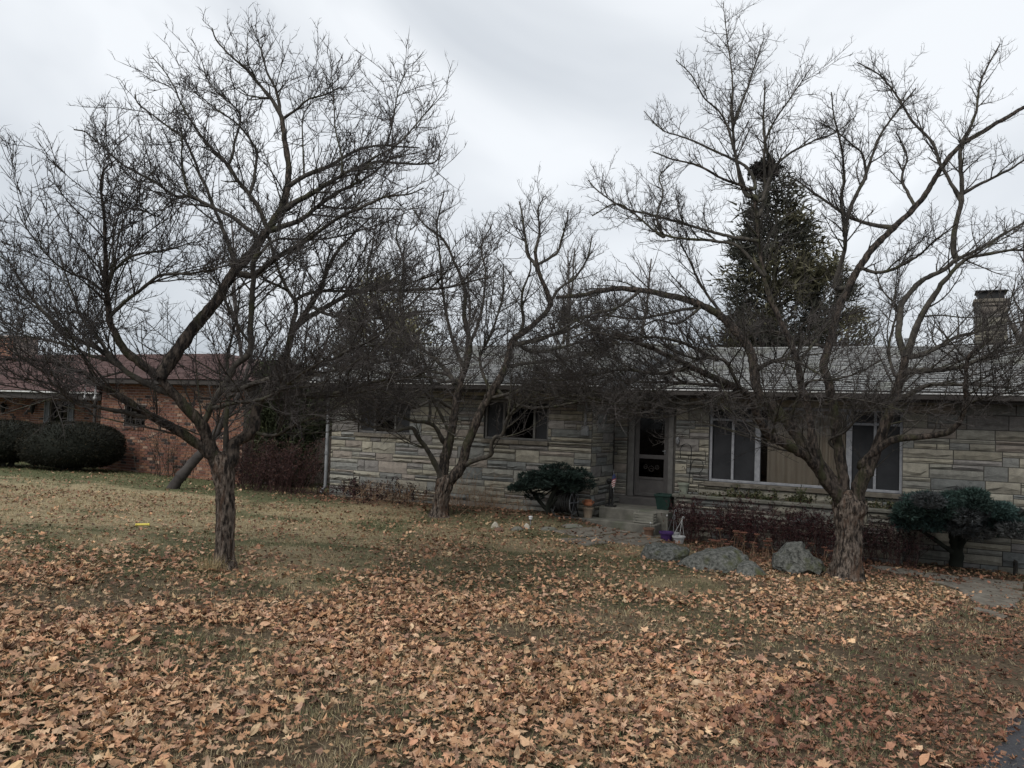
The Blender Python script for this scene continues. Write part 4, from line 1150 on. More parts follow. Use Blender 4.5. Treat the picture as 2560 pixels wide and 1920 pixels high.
b1 = G(560, 1425); Y1 = b1[1] + 0.1
T1 = [
 (30, 4, -1.3, [(552, 1165), (530, 1140), (500, 1116), (439, 1079), (371, 1042), (324, 1012), (270, 978), (219, 941), (162, 921), (118, 907), (61, 899), (0, 897), (-60, 880)]),
 (38, 20, -0.3, [(550, 1170), (520, 1110), (505, 1060), (456, 1012), (398, 945)]),
 (36, 12, 0.6, [(398, 945), (418, 915), (437, 885), (484, 819), (535, 759), (586, 678), (630, 634), (654, 597), (678, 563), (705, 512), (715, 469), (719, 421), (712, 354), (705, 296)]),
 (34, 5, 0.9, [(565, 1165), (582, 1140), (589, 1106), (630, 1079), (636, 1022), (670, 971), (687, 938), (711, 890), (724, 836), (744, 809), (771, 769), (795, 735), (808, 701), (838, 640), (880, 590), (930, 540)]),
 (24, 3, -0.8, [(398, 941), (338, 897), (314, 877), (287, 833), (270, 799), (267, 742), (260, 695), (260, 634), (258, 579), (255, 521), (249, 463), (262, 420), (289, 400)]),
 (12, 3, 0.5, [(705, 296), (688, 259), (654, 215), (611, 168), (570, 131), (540, 97), (530, 70)]),
 (9, 2, 0.9, [(700, 285), (688, 219), (668, 178), (651, 118), (629, 63)]),
 (8, 2, 0.2, [(708, 296), (739, 273), (773, 246), (813, 236), (854, 215)]),
 (18, 5, -0.4, [(456, 1000), (388, 971), (338, 944), (300, 915), (245, 870), (195, 845), (162, 836), (135, 806), (84, 748), (34, 671), (20, 654), (0, 640)]),
 (12, 3, 0.9, [(300, 912), (263, 873), (236, 832), (202, 789), (189, 755), (170, 700), (150, 640)]),
 (14, 4, -1.6, [(371, 1042), (340, 1040), (304, 1030), (250, 1019), (202, 1010), (152, 971), (101, 954), (27, 944)]),
 (11, 4, 1.0, [(287, 905), (225, 890), (180, 870), (145, 858), (101, 846), (44, 833), (0, 812)]),
 (11, 3, -0.9, [(281, 785), (304, 765), (354, 725), (398, 691), (440, 686), (491, 681), (569, 664), (636, 644)]),
 (8, 3, -0.3, [(268, 695), (287, 674), (321, 647), (354, 634), (422, 624), (480, 606)]),
 (17, 5, -0.2, [(704, 527), (745, 498), (785, 480), (853, 439), (903, 412), (937, 392), (988, 368)]),
 (14, 4, 1.1, [(718, 466), (761, 439), (819, 415), (886, 378), (947, 365), (1001, 368), (1050, 370)]),
 (16, 4, 0.2, [(670, 577), (751, 550), (802, 510), (853, 480), (903, 456), (937, 432), (971, 402), (1010, 385)]),
 (9, 3, 0.9, [(890, 440), (937, 405), (1021, 409), (1085, 405), (1102, 375)]),
 (16, 5, -0.9, [(630, 690), (650, 682), (694, 645), (768, 601), (853, 544), (903, 520), (964, 493), (1021, 486), (1060, 470)]),
 (17, 13, -0.5, [(508, 1052), (535, 995), (559, 954), (582, 914), (616, 884), (620, 840), (623, 796), (629, 735), (633, 688), (629, 661), (650, 627)]),
 (15, 4, -1.5, [(559, 970), (602, 966), (653, 948), (721, 934), (788, 914), (856, 880), (906, 856), (960, 823), (1027, 757), (1060, 720)]),
 (12, 4, -1.9, [(535, 1022), (586, 1008), (653, 998), (704, 971), (754, 931), (800, 905), (850, 870)]),
 (15, 4, 0.2, [(738, 816), (788, 782), (839, 752), (873, 732), (920, 722), (1020, 722), (1117, 718), (1189, 700), (1240, 690)]),
 (13, 5, 0.7, [(728, 830), (741, 762), (721, 728), (694, 667), (677, 610), (660, 560), (650, 520)]),
 (8, 4, 0.0, [(721, 728), (670, 701), (643, 681)]),
 (10, 3, 1.4, [(737, 752), (771, 735), (805, 728), (906, 725), (980, 715)]),
 (10, 2, -1.0, [(630, 1083), (687, 1086), (721, 1069), (771, 1049), (838, 1030)]),
 (16, 5, -1.0, [(643, 1018), (670, 985), (700, 975), (737, 981), (788, 988), (856, 975), (960, 948), (1050, 942), (1110, 950)]),
 (15, 3, 0.7, [(562, 1150), (565, 1039), (572, 960), (569, 883), (590, 800), (600, 720)]),
 (12, 3, -0.2, [(651, 597), (587, 546), (536, 519), (482, 492), (445, 492), (401, 462), (368, 445), (320, 418), (300, 404), (249, 359), (214, 330), (185, 324)]),
 (5, 2, -0.8, [(450, 492), (418, 512), (398, 540), (370, 528), (330, 490)]),
 (12, 3, 0.8, [(592, 668), (570, 604), (557, 567), (536, 523), (519, 475), (499, 435), (476, 377), (459, 347), (411, 310), (374, 283), (344, 259), (338, 236)]),
 (7, 2, 0.0, [(479, 492), (462, 455), (454, 404), (454, 337), (445, 286), (440, 262)]),
 (13, 2, 0.2, [(668, 570), (651, 523), (624, 485), (587, 442), (560, 398), (530, 371), (489, 320), (452, 259), (435, 219), (408, 175), (379, 141)]),
 (8, 2, 1.2, [(627, 472), (644, 391), (631, 354), (597, 313), (543, 273), (489, 232), (470, 215)]),
 (7, 2, 1.0, [(575, 410), (587, 354), (597, 286), (543, 232), (519, 199), (503, 148)]),
 (6, 1.5, 0.4, [(856, 430), (853, 378), (839, 328), (836, 270), (833, 231), (825, 124)]),
 (6, 1.5, 0.9, [(960, 368), (978, 324), (995, 231), (1017, 171)]),
 (6, 1.5, 0.2, [(985, 366), (1007, 347), (1059, 289), (1117, 226)]),
 (6, 2, 0.9, [(760, 440), (758, 380), (756, 300), (775, 262), (800, 245)]),
 (8, 2, 1.3, [(630, 660), (690, 600), (780, 600), (860, 590), (950, 560), (1020, 530)]),
 (9, 3, -1.4, [(775, 765), (830, 790), (900, 800), (980, 790), (1050, 800)]),
 (8, 3, -1.6, [(250, 965), (200, 930), (140, 940), (80, 915), (20, 870)]),
 (7, 2, -1.5, [(270, 742), (220, 700), (170, 680), (120, 640), (60, 560), (40, 510)]),
]
traced_tree('crabapple_tree', 'bare tree with a straight peeling trunk on the lawn at the left', 'bare spreading trees in the front yard', b1, Y1,
            [(560, 1428, 52), (561, 1390, 47), (562, 1340, 44), (563, 1280, 44), (561, 1220, 46), (557, 1175, 56), (553, 1150, 50), (550, 1130, 30)], T1, 780, 101, 1.0, (0.7, 1.9))

b2 = G(1099, 1292); Y2 = b2[1] + 0.05
T2 = [
 (16, 4, -1.0, [(1104, 1212), (1096, 1182), (1075, 1138), (1045, 1094), (1028, 1070), (987, 1077), (940, 1070), (890, 1050), (850, 1052)]),
 (28, 9, 0.3, [(1105, 1205), (1109, 1155), (1123, 1094), (1133, 1040), (1140, 1002), (1150, 952), (1167, 901), (1172, 850), (1160, 790), (1165, 730)]),
 (28, 9, 0.2, [(1118, 1205), (1153, 1165), (1167, 1108), (1187, 1053), (1201, 1019), (1225, 979), (1258, 918), (1279, 850), (1298, 835), (1327, 812), (1370, 765), (1367, 736), (1345, 681), (1338, 631)]),
 (15, 3, -1.1, [(1157, 1165), (1191, 1148), (1225, 1135), (1228, 1114), (1238, 1091), (1258, 1084), (1275, 1036), (1333, 986), (1380, 970)]),
 (13, 4, -0.9, [(1109, 1104), (1089, 1067), (1065, 1053), (1028, 1050), (980, 1030), (930, 1010)]),
 (8, 3, -0.5, [(1072, 1056), (1075, 1013), (1078, 960), (1060, 900), (1040, 850)]),
 (10, 3, -1.3, [(1136, 1020), (1116, 1013), (1089, 999), (1038, 1019), (1000, 1000), (940, 985)]),
 (10, 3, 0.9, [(1338, 660), (1320, 640), (1316, 613), (1309, 558), (1298, 504)]),
 (8, 3, 0.1, [(1334, 663), (1388, 634), (1403, 595), (1415, 560), (1421, 525)]),
 (9, 2, 0.5, [(1338, 631), (1350, 580), (1345, 530), (1360, 490)]),
 (10, 3, -0.6, [(1298, 835), (1309, 800), (1305, 739), (1327, 671), (1316, 613)]),
 (14, 4, 0.9, [(1146, 975), (1124, 938), (1090, 900), (1050, 868), (1010, 830), (960, 800), (920, 760)]),
 (11, 3, -0.4, [(1160, 920), (1130, 850), (1110, 760), (1100, 650), (1092, 560), (1110, 480)]),
 (10, 3, 1.2, [(1168, 880), (1200, 800), (1215, 700), (1205, 620), (1230, 560)]),
 (10, 3, 0.4, [(1165, 730), (1140, 660), (1110, 600), (1060, 560), (1030, 520)]),
 (12, 3, -1.0, [(1279, 860), (1340, 850), (1400, 830), (1470, 800), (1530, 780)]),
 (11, 3, 0.8, [(1258, 918), (1310, 910), (1380, 905), (1450, 890), (1520, 885)]),
 (10, 3, -1.4, [(1215, 995), (1270, 985), (1340, 960), (1420, 965), (1490, 960)]),
 (9, 3, 1.0, [(1225, 979), (1200, 900), (1230, 830), (1255, 740), (1260, 660)]),
 (9, 3, -1.2, [(1124, 1090), (1080, 1000), (1020, 950), (950, 930), (890, 920), (840, 940)]),
 (9, 3, 0.6, [(1370, 765), (1400, 720), (1440, 690), (1470, 640), (1480, 590)]),
 (8, 3, 1.1, [(1010, 830), (1000, 740), (1010, 660), (990, 590), (1010, 530)]),
 (11, 3, -0.3, [(1236, 970), (1300, 1012), (1380, 1016), (1460, 1002), (1540, 1008), (1600, 1000)]),
 (10, 3, 1.1, [(1279, 850), (1330, 880), (1400, 870), (1490, 850), (1570, 860)]),
 (9, 3, -1.2, [(1150, 952), (1090, 960), (1010, 990), (930, 985), (860, 1000), (790, 980)]),
 (9, 3, 0.4, [(1124, 938), (1060, 925), (980, 900), (900, 905), (820, 880)]),
 (8, 3, 0.2, [(960, 800), (920, 700), (930, 620), (940, 560)]),
]
traced_tree('crabapple_tree', 'bare tree with two leaning trunks close to the stone wall', 'bare spreading trees in the front yard', b2, Y2,
            [(1097, 1293, 44), (1100, 1270, 39), (1104, 1240, 38), (1110, 1215, 44), (1112, 1198, 40), (1112, 1185, 20)], T2, 800, 202, 0.9, (0.8, 2.3), 0.8)

b3 = G(2119, 1450); Y3 = b3[1] + 0.15
T3 = [
 (32, 9, -1.3, [(2112, 1275), (2094, 1245), (2065, 1204), (2041, 1163), (2012, 1130), (1963, 1102), (1930, 1085), (1897, 1044), (1884, 1007), (1853, 976), (1781, 947), (1719, 918), (1654, 886), (1600, 860), (1540, 835)]),
 (36, 9, 0.8, [(2112, 1270), (2094, 1225), (2045, 1155), (2008, 1106), (1975, 1056), (1938, 1015), (1900, 980), (1889, 915), (1868, 860), (1815, 800), (1755, 765), (1690, 745), (1600, 728), (1520, 725), (1450, 738), (1390, 745)]),
 (40, 17, -0.4, [(2128, 1275), (2150, 1200), (2172, 1160), (2197, 1097), (2226, 1019), (2240, 977), (2256, 929), (2264, 888)]),
 (28, 9, 0.7, [(2120, 1270), (2107, 1209), (2098, 1130), (2086, 1023), (2074, 962), (2059, 915), (2070, 871), (2096, 763), (2117, 717), (2141, 666), (2177, 623), (2231, 568), (2286, 514), (2322, 467), (2351, 420), (2387, 377), (2430, 344), (2560, 268)]),
 (22, 6, -0.3, [(2050, 1165), (2041, 1130), (2028, 1073), (2016, 986), (2009, 980), (1994, 907), (1980, 860), (1954, 802), (1925, 740), (1909, 675), (1902, 603), (1898, 531), (1890, 495), (1873, 470), (1812, 448), (1750, 415), (1685, 400), (1631, 379)]),
 (18, 5, 0.7, [(2262, 890), (2246, 840), (2252, 790), (2260, 756), (2304, 706), (2358, 677), (2394, 648), (2466, 612), (2560, 557), (2640, 520)]),
 (19, 6, -0.9, [(2266, 885), (2285, 835), (2309, 780), (2343, 724), (2358, 702), (2412, 648), (2502, 630), (2560, 626), (2640, 620)]),
 (22, 8, -1.4, [(2150, 1165), (2160, 1151), (2197, 1118), (2238, 1097), (2308, 1089), (2358, 1081), (2391, 1060), (2411, 1015), (2411, 966), (2415, 920), (2420, 893), (2444, 869), (2481, 845)]),
 (12, 4, 0.9, [(1898, 540), (1920, 470), (1925, 420), (1912, 330), (1911, 260), (1912, 200)]),
 (10, 1.5, 0.4, [(1885, 490), (1859, 475), (1836, 370), (1830, 280), (1830, 203), (1818, 104), (1808, 3)]),
 (8, 2, -0.5, [(1859, 460), (1836, 376), (1807, 289), (1760, 243), (1730, 190), (1690, 150)]),
 (9, 2, 0.9, [(1890, 470), (1860, 415), (1772, 370), (1710, 345), (1656, 324), (1610, 278)]),
 (9, 2, 0.5, [(1905, 500), (1945, 405), (2032, 353), (2090, 330), (2140, 290)]),
 (8, 2, -0.4, [(1915, 470), (1917, 347), (1974, 249), (2032, 162)]),
 (8, 2, 1.3, [(1834, 300), (1860, 240), (1890, 160), (1910, 95)]),
 (13, 3, -0.2, [(2112, 720), (2087, 713), (2105, 648), (2112, 594), (2108, 503), (2112, 438), (2097, 340), (2083, 279), (2078, 230)]),
 (12, 3, 1.0, [(2112, 590), (2116, 561), (2130, 510), (2163, 449), (2184, 377), (2206, 330), (2249, 272), (2290, 220)]),
 (7, 2, 0.3, [(2166, 440), (2155, 387), (2134, 366), (2097, 333), (2040, 300)]),
 (15, 5, 0.2, [(2390, 645), (2383, 633), (2387, 568), (2398, 503), (2398, 449), (2394, 373), (2419, 322), (2437, 272), (2450, 200), (2500, 110)]),
 (10, 3, 1.0, [(2398, 490), (2354, 413), (2336, 358), (2285, 304), (2249, 250), (2200, 190), (2142, 156)]),
 (9, 3, -0.4, [(2400, 490), (2466, 456), (2521, 427), (2560, 402), (2620, 370)]),
 (8, 3, 0.6, [(2240, 940), (2232, 929), (2220, 881), (2230, 820), (2240, 772), (2200, 720), (2185, 660)]),
 (14, 4, 0.1, [(2268, 892), (2305, 886), (2353, 864), (2401, 840), (2437, 833), (2500, 815), (2580, 800)]),
 (17, 5, -0.9, [(2262, 935), (2280, 931), (2329, 927), (2377, 922), (2413, 912), (2473, 886), (2560, 857), (2620, 840)]),
 (15, 6, -1.3, [(2236, 1000), (2256, 989), (2295, 972), (2329, 960), (2401, 958), (2470, 965), (2529, 970)]),
 (7, 2, -1.9, [(2411, 1010), (2440, 1000), (2473, 990), (2560, 974)]),
 (11, 3, -1.7, [(1853, 976), (1831, 936), (1817, 911), (1795, 900), (1745, 897), (1690, 880), (1640, 850)]),
 (11, 3, -0.6, [(1855, 976), (1817, 969), (1745, 962), (1672, 958), (1600, 956), (1530, 950)]),
 (14, 4, -1.0, [(1889, 925), (1930, 905), (1985, 900), (2030, 925), (2060, 940)]),
 (10, 3, 0.9, [(1900, 603), (1830, 590), (1760, 575), (1690, 555), (1620, 535), (1560, 520), (1500, 480), (1470, 450)]),
 (10, 3, 0.2, [(1912, 690), (1850, 620), (1790, 608), (1700, 600), (1640, 580), (1580, 530), (1540, 510), (1480, 540)]),
 (8, 2, 1.2, [(1660, 592), (1640, 540), (1655, 480), (1648, 440), (1680, 410)]),
 (9, 2, 0.6, [(1815, 800), (1760, 720), (1720, 640), (1700, 600), (1690, 540)]),
 (8, 2, -0.9, [(1755, 765), (1700, 810), (1640, 800), (1580, 830), (1500, 850)]),
 (9, 3, -1.3, [(1975, 1056), (1990, 1010), (2020, 960), (2080, 950), (2150, 930), (2200, 900)]),
 (8, 2, 1.0, [(1994, 907), (2040, 850), (2080, 800), (2150, 780), (2200, 790)]),
 (7, 2, -1.6, [(1930, 1085), (1938, 1050), (1950, 1010), (1960, 985)]),
 (7, 2, -1.2, [(2072, 1100), (2110, 1080), (2150, 1040), (2200, 1010), (2260, 985)]),
 (12, 3, 1.5, [(2231, 568), (2180, 560), (2120, 540), (2060, 500), (1990, 450), (1960, 440)]),
 (10, 3, -1.2, [(2141, 666), (2200, 680), (2280, 650), (2340, 600), (2390, 560)]),
 (11, 3, -0.6, [(1850, 976), (1780, 1002), (1700, 1010), (1600, 1018), (1500, 1000), (1420, 990), (1350, 1000)]),
 (11, 3, 0.5, [(1719, 918), (1650, 932), (1560, 925), (1480, 935), (1400, 950), (1330, 945)]),
 (10, 3, -1.6, [(1795, 900), (1720, 862), (1640, 842), (1560, 846), (1480, 830), (1410, 850)]),
 (9, 3, 1.1, [(1755, 765), (1680, 780), (1600, 795), (1510, 790), (1430, 800)]),
 (6, 1.5, -1.2, [(1800, 1004), (1740, 1022), (1660, 1044), (1590, 1040), (1540, 1020)]),
 (5, 1.5, -1.7, [(1760, 985), (1790, 1000), (1830, 1035), (1857, 1046)]),
 (9, 3, -0.8, [(1600, 728), (1540, 770), (1470, 790), (1390, 830), (1320, 850)]),
 (8, 2, 1.4, [(2070, 871), (2000, 850), (1930, 830), (1860, 840), (1790, 830)]),
 (9, 3, 1.4, [(2286, 514), (2260, 450), (2270, 390), (2240, 330)]),
]
traced_tree('crabapple_tree', 'large bare tree with thick forked trunk beside the pointed gray boulder', 'bare spreading trees in the front yard', b3, Y3,
            [(2114, 1452, 74), (2117, 1420, 68), (2120, 1380, 62), (2121, 1340, 59), (2121, 1300, 66), (2122, 1270, 78), (2122, 1245, 64), (2124, 1225, 30)], T3, 1000, 303, 0.95, (0.7, 2.0), 0.9)

# small trees behind: grown from scratch
def bare_tree(name, label, group, px, py, Y, ztop, seed, spread=0.5, r0=0.13, lean=(0, 0), trunks=1, twm=None, wood=None, base=None, dens=1.0, rtw=1.0):
    global RG
    RG = np.random.default_rng(seed)
    p = at(px, py, Y) if base is None else np.array(base, float)
    p[2] = float(gz(p[0], p[1]))
    H = ztop - p[2]
    root = thing(name, label, 'tree', p, 0, group)
    N = trunks
    d = np.column_stack([RG.normal(lean[0], 0.10 * (N > 1), N), RG.normal(lean[1], 0.1 * (N > 1), N), np.ones(N)])
    P0, R0 = grow(np.tile(p - [0, 0, 0.1], (N, 1)), d, np.full(N, H * 0.9), np.full(N, r0), 14, 0.05, 0.07, 0.2)
    V, F = tubes(P0, R0, 9); obj('trunk', V, [F], wood or M_bark, root, smooth=True)
    s = spawn(P0, R0, H * 0.028, 0.28, (22, 50), (H * spread * 0.45, H * spread), 0.55, 0.08, 0.3, 0.65)
    P1, R1 = grow(*s, 10, 0.05, 0.10, 0.25)
    V, F = tubes(P1, R1, 6); obj('boughs', V, [F], wood or M_bark, root, smooth=True)['kind'] = 'stuff'
    s = spawn(P1, R1, 0.19 / dens, 0.12, (25, 60), (0.4, 1.3), 0.5, 0.014, 0.5, 0.5)
    P2, R2 = grow(*s, 4, 0.06, 0.16, 0.35); R2 = np.maximum(R2, 0.0036 * rtw)
    s = spawn(P2, R2, 0.13 / dens, 0.1, (25, 65), (0.2, 0.6), 0.6, 0.006 * rtw, 0.6, 0.4)
    P3, R3 = grow(*s, 2, 0.06, 0.18, 0.6); R3 = np.maximum(R3, 0.003 * rtw)
    V, F = cat_spikes([spikes(P2, R2), spikes(P3, R3)])
    tag(obj('twigs', V, F, twm or M_btwig, root), kind='stuff')
    return root
GB = 'bare trees behind the stone house'
for i, (px, Y, ty, sp, lab) in enumerate(((1545, 33, 570, 0.34, 'slim gray bare tree behind the house roof, left of the dark evergreen'),
                                       (1405, 38, 560, 0.34, 'bare gray tree behind the roof between the middle and right front trees'),
                                       (1190, 41, 610, 0.34, 'distant bare tree behind the roof over the twin-trunk front tree'),
                                       (2500, 31, 470, 0.42, 'tall bare tree rising behind the stone chimney'))):
    bare_tree('bare_tree', lab, GB, px, 1060, Y, at(px, ty, Y)[2], 400 + i, sp, 0.14, trunks=1 + i % 2, wood=M_btwig, dens=0.75, rtw=1.5)
bare_tree('bare_tree', 'pale slender bare tree standing behind the left front tree', None, 600, 1100, 25.5, at(600, 420, 25)[2], 431, 0.3, 0.10, wood=M_btwig, dens=0.6, rtw=1.3)
# leaning trunk by the brick house
lb = G(436, 1222)
lt = thing('leaning_tree', 'small dark tree leaning sharply to the right before the brick wall', 'tree', lb)
lp = np.array([at(*q) for q in ((430, 1226, lb[1]), (447, 1198, lb[1]), (478, 1160, lb[1] + 0.1), (505, 1128, lb[1] + 0.2), (540, 1080, lb[1] + 0.4), (590, 1000, lb[1] + 0.6), (620, 920, lb[1] + 0.8), (640, 830, lb[1] + 0.9))])
RG = np.random.default_rng(77)
P, R, V, F = limb_mesh(lp, np.array([30, 26, 24, 22, 19, 14, 9, 5]) / 2 * lb[1] / FPX, 12)
obj('trunk', V, [F], M_twig, lt, smooth=True)
PP = P[np.linspace(0, len(P) - 1, 20).astype(int)][None]; RR = R[np.linspace(0, len(P) - 1, 20).astype(int)][None]
s = spawn(PP, RR, 0.14, 0.3, (30, 70), (0.5, 1.7), 0.4, 0.02, 0.6, 0.3); Pa, Ra = grow(*s, 8, 0.06, 0.14, 0.3)
s = spawn(Pa, Ra, 0.08, 0.1, (30, 70), (0.15, 0.6), 0.6, 0.006, 0.6, 0.3); Pb, Rb = grow(*s, 3, 0.05, 0.2, 0.5)
V, F = cat_vf([tubes(Pa, Ra, 5), tubes(Pb, np.maximum(Rb, 0.0025), 3)])
tag(obj('twigs', V, [F], M_twig, lt), kind='stuff')
# ------------------------------------------------------------------ evergreens and shrubs
RG = np.random.default_rng(909)
def blades(P, D, L, W, tri=True):
    """thin leaves: each a narrow quad from P along D"""
    n = len(P)
    s = nrm(np.cross(D, RG.normal(0, 1, (n, 3)))) * (W / 2)[:, None]
    V = np.stack([P - s, P + s, P + D * L[:, None]], 1).reshape(-1, 3)
    return V, np.arange(n * 3).reshape(-1, 3)
def evergreen(name, label, base, prof, nclump, per, bl, cols, seed, trunk_r=0.16, up=0.2, droop=0.0, group=None, clump_r=0.35, squash=1.0):
    """prof: list of (height, radius)"""
    global RG
    RG = np.random.default_rng(seed)
    root = thing(name, label, 'tree', base, 0, group)
    hs_ = np.array([p[0] for p in prof]); rs = np.array([p[1] for p in prof])
    H = hs_[-1]
    V, F = tubes(np.array([[base + np.array([0, 0, z]) for z in np.linspace(-0.1, H * 0.96, 10)]]), np.linspace(trunk_r, 0.02, 10)[None], 8)
    obj('trunk', V, [F], M_bark, root, smooth=True)
    wz = np.interp(np.linspace(hs_[0], H, 300), hs_, rs) + 0.08; wz /= wz.sum()
    zc = RG.choice(np.linspace(hs_[0], H, 300), nclump, p=wz)
    a = RG.uniform(0, 2 * math.pi, nclump)
    rmx = np.interp(zc, hs_, rs)
    lobe = 0.66 + 0.52 * vnoise(a * 1.6 + seed, zc * 1.3)
    rr = rmx * lobe * np.sqrt(RG.uniform(0.25, 1, nclump))
    c = base + np.stack([np.cos(a) * rr, np.sin(a) * rr * squash, zc], -1)
    outd = nrm(np.stack([np.cos(a), np.sin(a), np.full(nclump, up)], -1))
    bp = np.stack([base + np.stack([np.zeros(nclump), np.zeros(nclump), np.maximum(zc - rr * 0.35, hs_[0] * 0.5)], -1), (c + base + np.stack([0 * a, 0 * a, zc], -1)) / 2 - [0, 0, 0.05], c], 1)
    V, F = tubes(bp, np.tile([0.03, 0.02, 0.008], (nclump, 1)), 4)
    obj('boughs', V, [F], M_bark, root)['kind'] = 'stuff'
    n = nclump * per
    ci = np.repeat(np.arange(nclump), per)
    off = RG.normal(0, 1, (n, 3)) * clump_r * np.array([0.55, 0.55, 0.5])
    P = c[ci] + off
    D = outd[ci] * 0.8 + RG.normal(0, 0.6, (n, 3)); D[:, 2] += up - droop; D = nrm(D)
    L = RG.uniform(0.6, 1.3, n) * bl; W = L * RG.uniform(0.10, 0.2, n)
    V, F = blades(P, D, L, W)
    g = vnoise(a * 1.4 + seed, zc * 0.9 + seed)
    cc = np.where((g > 0.55)[:, None], cols[1], cols[0]) * RG.uniform(0.7, 1.25, (nclump, 1))
    cf = cc[ci] * RG.uniform(0.75, 1.25, (n, 1))
    tag(obj('foliage', V, [F], M_yew, root, col=np.repeat(cf, 3, 0)), kind='stuff')
    return root
def prof_from_px(rows, Y, base):
    """rows (y px, left px, right px) -> height, radius"""
    o_ = []
    for y, l, r in rows:
        a, b = at(l, y, Y), at(r, y, Y); o_.append((float((a[2] + b[2]) / 2 - base[2]), float(abs(b[0] - a[0]) / 2)))
    return sorted(o_)
def gbase(px, Y):
    p = at(px, 1060, Y); p[2] = float(gz(p[0], p[1])); return p
EC = np.array([(0.052, 0.052, 0.040), (0.086, 0.080, 0.046)])
eb = gbase(1930, 27)
evergreen('evergreen_tree', 'tall dark evergreen rising behind the stone house roof', eb, [(0.8, 2.4)] + prof_from_px([(880, 1785, 2085), (800, 1800, 2070), (700, 1812, 2055), (640, 1822, 2045), (590, 1835, 2025), (540, 1850, 1995), (490, 1868, 1965), (450, 1885, 1945)], 27, eb), 420, 75, 0.36, EC * 0.95, 51, 0.2, 0.3, 0.15, clump_r=0.42)
eb = gbase(2085, 26)
evergreen('evergreen_tree', 'lower olive evergreen beside the tall dark one, behind the roof', eb, [(0.8, 0.8)] + prof_from_px([(880, 2020, 2165), (820, 2030, 2170), (760, 2045, 2140), (690, 2060, 2125), (640, 2080, 2105)], 26, eb), 170, 60, 0.32, EC[::-1] * 1.15, 52, 0.1, 0.25, clump_r=0.32)
eb = gbase(925, 30)
evergreen('evergreen_tree', 'olive green evergreen behind the left end of the stone house roof', eb, [(0.8, 1.4)] + prof_from_px([(960, 800, 1030), (880, 815, 1040), (800, 830, 1020), (740, 860, 985), (700, 895, 950)], 30, eb), 95, 60, 0.40, EC[::-1] * 2.2, 53, 0.14, 0.25, clump_r=0.4)
eb = gbase(1025, 33)
evergreen('evergreen_tree', 'dark evergreen behind the roof between left and middle front trees', eb, [(0.8, 1.3)] + prof_from_px([(900, 960, 1100), (830, 985, 1075), (770, 1005, 1050)], 33, eb), 80, 50, 0.36, EC * 1.5, 54, 0.14, 0.25, clump_r=0.45)
eb = gbase(700, 21.5)
evergreen('evergreen_shrub', 'tall dark green evergreen shrub at the left corner of the stone house', eb, prof_from_px([(1190, 630, 800), (1120, 615, 808), (1040, 610, 800), (970, 635, 780), (920, 670, 745)], 21.5, eb), 420, 60, 0.24, np.array([(0.06, 0.07, 0.036), (0.09, 0.095, 0.042)]), 55, 0.08, 0.35, clump_r=0.3)['category'] = 'shrub'
eb = gbase(600, 24.5)
evergreen('evergreen_shrub', 'dark evergreen shrub between the brick house and the stone house', eb, prof_from_px([(1180, 560, 640), (1100, 545, 655), (1020, 550, 650), (950, 575, 625)], 24.5, eb), 170, 50, 0.28, np.array([(0.06, 0.066, 0.04), (0.08, 0.085, 0.04)]), 56, 0.08, 0.3, clump_r=0.32)['category'] = 'shrub'

def clipped(name, label, base, rx, ry, rz, zc, n, col, seed, group):
    global RG
    RG = np.random.default_rng(seed)
    root = thing(name, label, 'bush', base, 0, group)
    def surf(m, k):
        d = nrm(RG.normal(0, 1, (m, 3)))
        e = np.sign(d) * np.abs(d) ** 0.86
        bump = 1 + 0.05 * (vnoise(d[:, 0] * 4 + 9, d[:, 2] * 5 + d[:, 1] * 3) - 0.5) + RG.normal(0, 0.012, m)
        return d, base + np.array([0, 0, zc]) + e * np.array([rx, ry, rz]) * (k * bump)[:, None]
    d, P = surf(n, np.full(n, 0.975) - np.abs(RG.normal(0, 0.03, n)))
    k = P[:, 2] > gz(P[:, 0], P[:, 1]) + 0.12
    d, P = d[k], P[k]
    D = nrm(d * 0.7 + RG.normal(0, 0.55, d.shape) + [0, 0, 0.25])
    L = RG.uniform(0.04, 0.085, len(P)); V, F = blades(P, D, L, L * 0.33)
    c = col * RG.uniform(0.6, 1.4, (len(P), 1)); c = np.where((RG.random(len(P)) < 0.10)[:, None], c * [2.0, 1.4, 1.0], c)
    tag(obj('foliage', V, [F], M_yew, root, col=np.repeat(c, 3, 0)), kind='stuff')
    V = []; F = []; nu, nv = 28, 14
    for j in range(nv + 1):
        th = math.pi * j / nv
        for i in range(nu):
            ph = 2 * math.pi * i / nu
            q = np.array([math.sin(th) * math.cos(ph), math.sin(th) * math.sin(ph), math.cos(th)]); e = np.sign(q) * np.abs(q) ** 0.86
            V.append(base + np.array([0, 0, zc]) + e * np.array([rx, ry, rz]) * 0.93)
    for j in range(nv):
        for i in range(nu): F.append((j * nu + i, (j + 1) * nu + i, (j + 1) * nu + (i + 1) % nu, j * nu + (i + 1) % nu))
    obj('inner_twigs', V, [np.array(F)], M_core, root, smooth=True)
    q = MB()
    for i in range(5):
        a = i * 1.3; q.tube([(0.14 * math.cos(a), 0.14 * math.sin(a), -0.08), (0.45 * math.cos(a), 0.4 * math.sin(a), zc)], [0.06, 0.04], 7)
    q.build('stem', M_bark, root)
YC = np.array([0.017, 0.017, 0.011])
bb = G(178, 1176); sc_ = bb[1] / FPX
clipped('clipped_bush', 'dark clipped egg-shaped bush in front of the brick wall, nearer of the two', bb, 121 * sc_, 110 * sc_, 60 * sc_, 62 * sc_, 17000, YC, 61, 'clipped bushes before the brick house')
bb = G(10, 1166); sc_ = bb[1] / FPX
